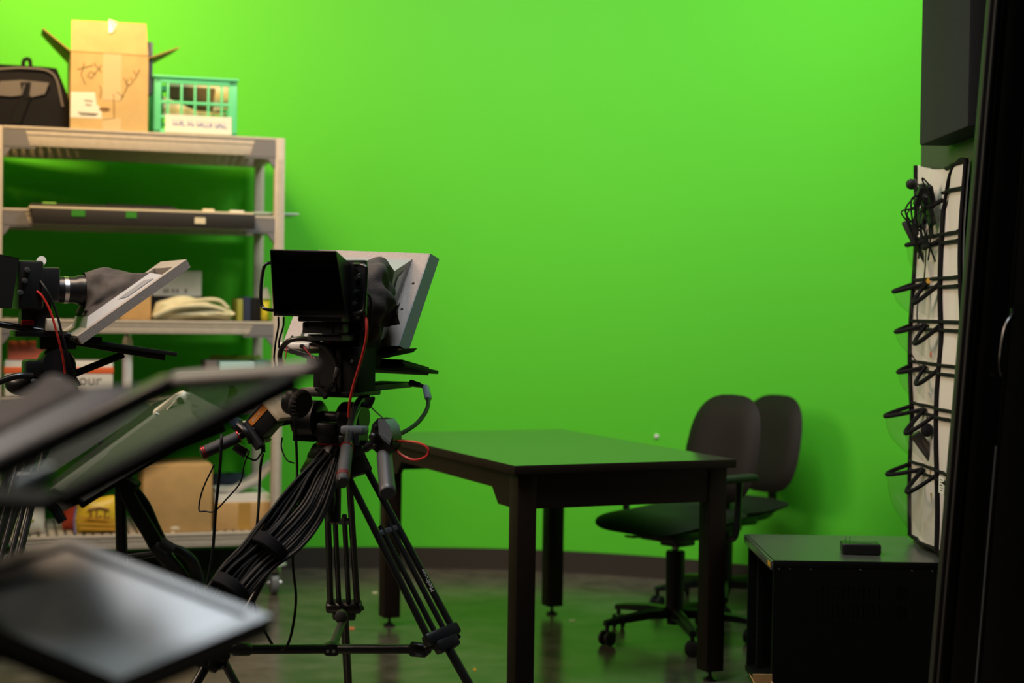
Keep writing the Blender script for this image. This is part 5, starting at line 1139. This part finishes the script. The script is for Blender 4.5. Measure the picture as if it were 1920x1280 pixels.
m = MB(FB); m.lathe([(0.004, 0), (0.013, 0), (0.013, 0.012), (0.004, 0.012)], qb(77, 490, 0.04), (1, 0, 0.2), 14); m.build('white_ring', WHITEP, pb)
m = MB(FB); m.bb((-0.03, b.y-0.05, pz0+0.012), (0.03, b.y-0.01, b.z+0.002)); m.build('monitor_mount', BLACK, pb)
fbm = lambda lst: [FB.M @ qb(*p) for p in lst]
cable('red_video_cable', fbm([(69, 546, 0.1), (80, 556, 0.11), (95, 585, 0.12), (108, 630, 0.12), (117, 665, 0.11), (122, 700, 0.1)]), 0.0034, RED, 'red cable hanging from the left camera monitor')
cable('black_video_cable', fbm([(76, 527, 0.1), (88, 545, 0.12), (104, 580, 0.12), (120, 640, 0.12), (136, 695, 0.11), (150, 722, 0.1)]), 0.0036, CABLE, 'black cable hanging beside the red cable of the left camera')

# ------------------------------------------------------------------ D: the foreground glass's reflection, shaped as made-up speckled panels on a stand behind
YD = 3.75
def dq(px, py, dY=0.0): return at(px, py, YD+dY)
pd = thing('reflected_panels', 'made-up dark speckled panels for the reflection in the foreground glass, on a cable-wrapped stand', 'teleprompter', V((dq(215, 900).x, YD+0.12, 0)))
bk = V((-0.01, 0.02, 0.006))
def dpanel(name, pts, m_, dy, th_=0.018):
    q_ = [dq(x, y, d_+dy) for x, y, d_ in pts]; mb = MB(); mb.prism(q_, V((-0.004, th_, 0.004))); return mb.build(name, m_, pd)
dpanel('lower_panel', [(300, 772, 0.06), (356, 738, 0.08), (433, 779, 0.04), (395, 800, 0.02), (150, 945, -0.1), (112, 962, -0.1), (97, 919, -0.08)], SPECKD, 0.0)
dpanel('core_panel', [(100, 905, -0.05), (290, 760, 0.09), (350, 735, 0.10), (300, 790, 0.06), (110, 940, -0.07)], BLACKM, 0.035, 0.01)
dpanel('edge_strip', [(97, 919, -0.08), (300, 772, 0.06), (322, 772, 0.062), (124, 928, -0.075)], STRIP, -0.006, 0.005)
dpanel('corner_panel', [(356, 738, 0.08), (433, 779, 0.04), (395, 800, 0.02), (360, 772, 0.05)], mat('dark_olive_panel', (0.05, 0.05, 0.045), 0.5), -0.004, 0.003)
dpanel('upper_panel', [(60, 905, -0.06), (100, 885, -0.05), (283, 765, 0.09), (240, 735, 0.10), (150, 760, 0.05)], SPECKD, 0.05)
dpanel('rear_panel', [(330, 700, 0.12), (575, 690, 0.2), (510, 745, 0.17), (430, 790, 0.12), (380, 770, 0.1)], SPECKD, 0.08)
dpanel('rear_slat', [(505, 715, 0.18), (516, 716, 0.18), (476, 768, 0.15), (462, 768, 0.15)], BLACKP, 0.06, 0.01)
br = dpanel('hinge_plate', [(287, 791, 0.055), (290, 772, 0.06), (330, 742, 0.075), (345, 735, 0.08), (357, 740, 0.08), (352, 757, 0.075), (333, 768, 0.065), (318, 772, 0.062)], mat('satin_hinge_plate', (0.40, 0.36, 0.31), 0.35, metal=0.5), -0.008, 0.006)
m = MB(); m.lathe([(0, 0), (0.008, 0), (0.008, 0.004), (0, 0.004)], dq(338, 750, 0.066), (0, -1, 0), 14); m.tube([dq(288, 789, 0.046), dq(334, 766, 0.056)], 0.0016, 6); m.tube([dq(291, 774, 0.05), dq(304, 779, 0.05), dq(329, 752, 0.06)], 0.0016, 6); m.build('hinge_ribs', mat('pale_metal', (0.65, 0.6, 0.54), 0.3, metal=0.6), br)
m = MB(); arc = smooth([dq(436, 724, 0.10), dq(432, 745, 0.09), (dq(424, 762, 0.085)), dq(419, 771, 0.08)], 5)
for i in range(len(arc)-1): m.bar(arc[i], arc[i+1], 0.014, 0.004, (0, -1, 0.2))
m.box(dq(440, 735, 0.098), (0.012, 0.004, 0.016)); m.build('friction_arc', CHROME, pd)['label'] = 'curved chrome friction arc'
m = MB(); m.slab([dq(358, 762, 0.045), dq(361, 756, 0.045), dq(372, 759, 0.045), dq(369, 766, 0.045)], 0.001); m.build('white_tag', PAPER, pd)
m = MB(); m.tube([dq(98, 918, -0.10), dq(124, 928, -0.1), dq(158, 944, -0.1)], 0.006, 8); m.tube([dq(82, 934, -0.1), dq(104, 955, -0.1), dq(118, 978, -0.1)], 0.012, 8); m.build('elastic_band', BFAB, pd)
m = MB(); pt0 = dq(225, 885, 0.06); pb_ = V((pt0.x, YD+0.12, 0.02))
m.tube([dq(240, 860, 0.10), pt0, V((pt0.x, YD+0.12, 0.35)), pb_], 0.014, 12)
for an in (-20, 100, 220):
    dv = V((math.cos(R(an)), math.sin(R(an)), 0)); m.tube([V((pt0.x, YD+0.12, 0.34)), V((pt0.x, YD+0.12, 0))+dv*0.3+V((0, 0, 0.014))], 0.010, 10)
m.build('stand', BLACKT, pd)
m = MB(); m.box(dq(215, 893, 0.05), (0.12, 0.06, 0.03), Euler((0, 0.5, 0)).to_matrix(), 0.006); m.tube([dq(150, 945, -0.02), dq(250, 880, 0.06), dq(330, 835, 0.09), dq(420, 800, 0.10)], 0.012, 10); m.build('mount_bar', BLACKM, pd)
random.seed(5)
DG = mat('dark_green_grey_cable', (0.022, 0.027, 0.024), 0.45)
cbd = thing('cable_bundle', 'dark cables curving down from the speckled panels past the tall carton', 'cables', dq(380, 1100, 0.1))
for k, off in enumerate((-10, -4, 3, 9)):
    MB().tube(smooth([dq(222+off*0.7, 890+off*0.3, 0.06), dq(252+off, 950, 0.05), dq(282+off, 1000, 0.05), dq(300+off, 1032, 0.05), dq(326+off, 1062, 0.06), dq(346+off, 1095, 0.07), dq(352+off, 1130, 0.07)], 6), 0.0085, 10).build('cable_strand', DG, cbd)
for k, off in enumerate((0, 7)):
    MB().tube(smooth([dq(240+off, 908, 0.08), dq(268+off, 945, 0.08), dq(288+off, 990, 0.08), dq(306+off, 1022, 0.06), dq(330+off, 1030, 0.06), dq(354+off, 1048, 0.06), dq(366+off, 1075, 0.07), dq(372+off, 1110, 0.07), dq(374+off, 1150, 0.07)], 6), 0.009, 10).build('cable_strand', DG, cbd)
for (x, y) in ((300, 1030), (312, 1022)): MB().tube([dq(x-10, y-6, 0.03), dq(x+14, y+8, 0.03)], 0.013, 10).build('strap', mat('velcro', (0.035, 0.042, 0.036), 0.9), cbd)
m = MB(); m.tube([dq(235, 1045, 0.2), dq(290, 1038, 0.2)], 0.008, 8); tag(m.build('dark_rod', BLACKT), 'dark rod with a bright end in the shade below the bottom shelf', 'rod')

# ------------------------------------------------------------------ C: blurred foreground prompter
T1 = at(580, 694, 1.80); T2 = at(325, 713, 2.05); dn = V((-0.233, -0.189, -0.130))
B1 = T1+dn; B2 = T2+dn
pf = thing('teleprompter', 'blurred foreground teleprompter with angled glass above a flat monitor', 'teleprompter', V((B2.x, 1.85, 0)))
sidev = (T1-T2).normalized(); dnv = dn.normalized(); nrm = sidev.cross(dnv).normalized(); nrm = nrm if nrm.z > 0 else -nrm
def fbar(a, b, wd, ht, m_, name, bev=0.006): return MB().bar(a, b, wd, ht, nrm, bev).build(name, m_, pf)
fbar(T2-sidev*0.01, T1+sidev*0.004, 0.030, 0.016, SPECK, 'top_bar')
fbar(T2, B2, 0.045, 0.022, BLACKP, 'frame_bar'); fbar(T1+dnv*0.03+sidev*0.012, B1+sidev*0.012, 0.030, 0.022, BLACKM, 'frame_bar'); fbar(B2, B1, 0.03, 0.016, BLACKM, 'frame_bar')
MB().slab([T2+dnv*0.014, T1+dnv*0.014, B1, B2], 0.003).build('beam_splitter', GLASS, pf)
# hood and shroud on the camera side of the frame
u0 = T2+dnv*0.03; u1 = T2+dnv*0.30
hv = nrm*0.035-sidev*0.03
MB().prism([u0, u1, u1+hv*0.8+dnv*0.02, u0+hv*0.9+dnv*0.06], -sidev*0.02).build('port_hood', mat('dark_port_grey', (0.06, 0.06, 0.065), 0.4), pf)
MB().slab([u0+nrm*0.004-sidev*0.02, u0+nrm*0.004-sidev*0.16, u0+dnv*0.08+hv-sidev*0.16, u0+dnv*0.08+hv-sidev*0.02], 0.006).build('port_hood_top', PORT, pf)
def shr(u, v):
    p = (u0+dnv*0.07+hv).lerp(u1+hv, u); q_ = p-sidev*0.17*v+nrm*(0.02*math.sin(math.pi*v)+0.010*math.sin(u*9+v*5)*v)+V((0, 0, 0.0))
    return q_
MB().surf(shr, 24, 12, nrm*-0.004).build('lens_shroud', FABRIC, pf, 80)
q0, q1 = at(28, 905, 1.75), at(95, 905, 1.75)
MB().slab([at(30, 900, 1.74), at(102, 868, 1.76), at(92, 942, 1.76), at(34, 962, 1.74)], 0.02, 0.004).build('side_bracket', mat('pale_blue_grey', (0.22, 0.27, 0.31), 0.4), pf)
MB().tube(smooth([at(2, 985, 1.9), at(6, 968, 1.9), at(16, 962, 1.9), at(22, 972, 1.9)], 5), 0.004, 8).build('chrome_hook', CHROME, pf)
# flat prompter screen
F_ = at(125, 1011, 2.02); R_ = at(509, 1159, 1.90); B_ = at(222, 1279, 1.74); L_ = F_+B_-R_
sn = (R_-F_).cross(L_-F_).normalized(); sn = sn if sn.z > 0 else -sn
mo_ = MB().slab([F_, R_, B_, L_], 0.020 if (R_-F_).cross(L_-F_).dot(sn) < 0 else 0.020, 0.003)
MB().slab([F_-sn*0.0205, R_-sn*0.0205, B_-sn*0.0205, L_-sn*0.0205] if False else [F_, R_, B_, L_], 0.001).v
def sc(u, v): return (F_*(1-u)+R_*u)*(1-v)+(L_*(1-u)+B_*u)*v
def ringslab(mb, us, vs_, z0, z1):
    o_ = [sc(0, 0), sc(1, 0), sc(1, 1), sc(0, 1)]; i_ = [sc(us, vs_), sc(1-us, vs_), sc(1-us, 1-vs_), sc(us, 1-vs_)]
    v_ = [p+sn*z0 for p in o_]+[p+sn*z1 for p in o_]+[p+sn*z1 for p in i_]+[p+sn*z0 for p in i_]; f_ = []
    for k in range(4):
        j = (k+1) % 4; f_ += [[k, j, 4+j, 4+k], [4+k, 4+j, 8+j, 8+k], [8+k, 8+j, 12+j, 12+k], [12+k, 12+j, j, k]]
    mb.add(v_, f_)
m = MB(); ringslab(m, 0.06, 0.075, -0.022, 0.004); mon_ = m.build('monitor_bezel', mat('monitor_bezel_grey', (0.06, 0.063, 0.068), 0.35, spec=0.8), pf)
m = MB(); m.add([sc(0.05, 0.06), sc(0.95, 0.06), sc(0.95, 0.94), sc(0.05, 0.94)]+[p-sn*0.02 for p in (sc(0.05, 0.06), sc(0.95, 0.06), sc(0.95, 0.94), sc(0.05, 0.94))], [[0, 1, 2, 3], [7, 6, 5, 4], [0, 4, 5, 1], [1, 5, 6, 2], [2, 6, 7, 3], [3, 7, 4, 0]]); m.build('screen', SCREENF, mon_)
ctrs = sc(0.5, 0.5)
m = MB(); m.slab([sc(0.1, 0.1)-sn*0.024, sc(0.9, 0.1)-sn*0.024, sc(0.9, 0.9)-sn*0.024, sc(0.1, 0.9)-sn*0.024], 0.03); m.build('monitor_back', BLACKM, pf)
post = V((L_.x-0.05, L_.y+0.05, 0))
m = MB(); m.tube([B2-dnv*0.02, post+V((0, 0, 0.75)), post+V((0, 0, 0.02))], 0.02, 12); m.tube([sc(0.2, 0.5)-sn*0.04, post+V((0, 0, 0.66))], 0.016, 10)
for an in (30, 150, 270):
    dv = V((math.cos(R(an)), math.sin(R(an)), 0)); m.tube([post+V((0, 0, 0.3)), post+dv*0.35+V((0, 0, 0.013))], 0.012, 10)
m.build('stand', BLACKT, pf)

# left leg clamp with spiked foot of the centre tripod is part of it; floor scraps
for (x, y, sx, sy, rz, m_, nm, lb) in ((656, 1178, 0.035, 0.012, 0.1, PINKO, 'tape_scrap', 'orange tape scrap on the floor behind the tripod spreader'), (890, 1255, 0.010, 0.008, 0, MUSTARD, 'paper_dot', 'tiny yellow paper dot on the floor right of the tripod foot'), (703, 1111, 0.02, 0.006, 0.3, CREAMP, 'paper_scrap', 'pale paper scrap on the floor left of the rear table leg'), (1073, 1163, 0.022, 0.006, 0, CREAMP, 'paper_scrap', 'pale paper scrap on the floor under the table right of the rear leg')):
    p = Frame((0, 0, 0)).px(x, y, 2, 0.0); tag(MB().box((p.x, p.y, 0.0008), (sx, sy*4, 0.0014), Euler((0, 0, rz)).to_matrix()).build(nm, m_), lb, 'scrap')
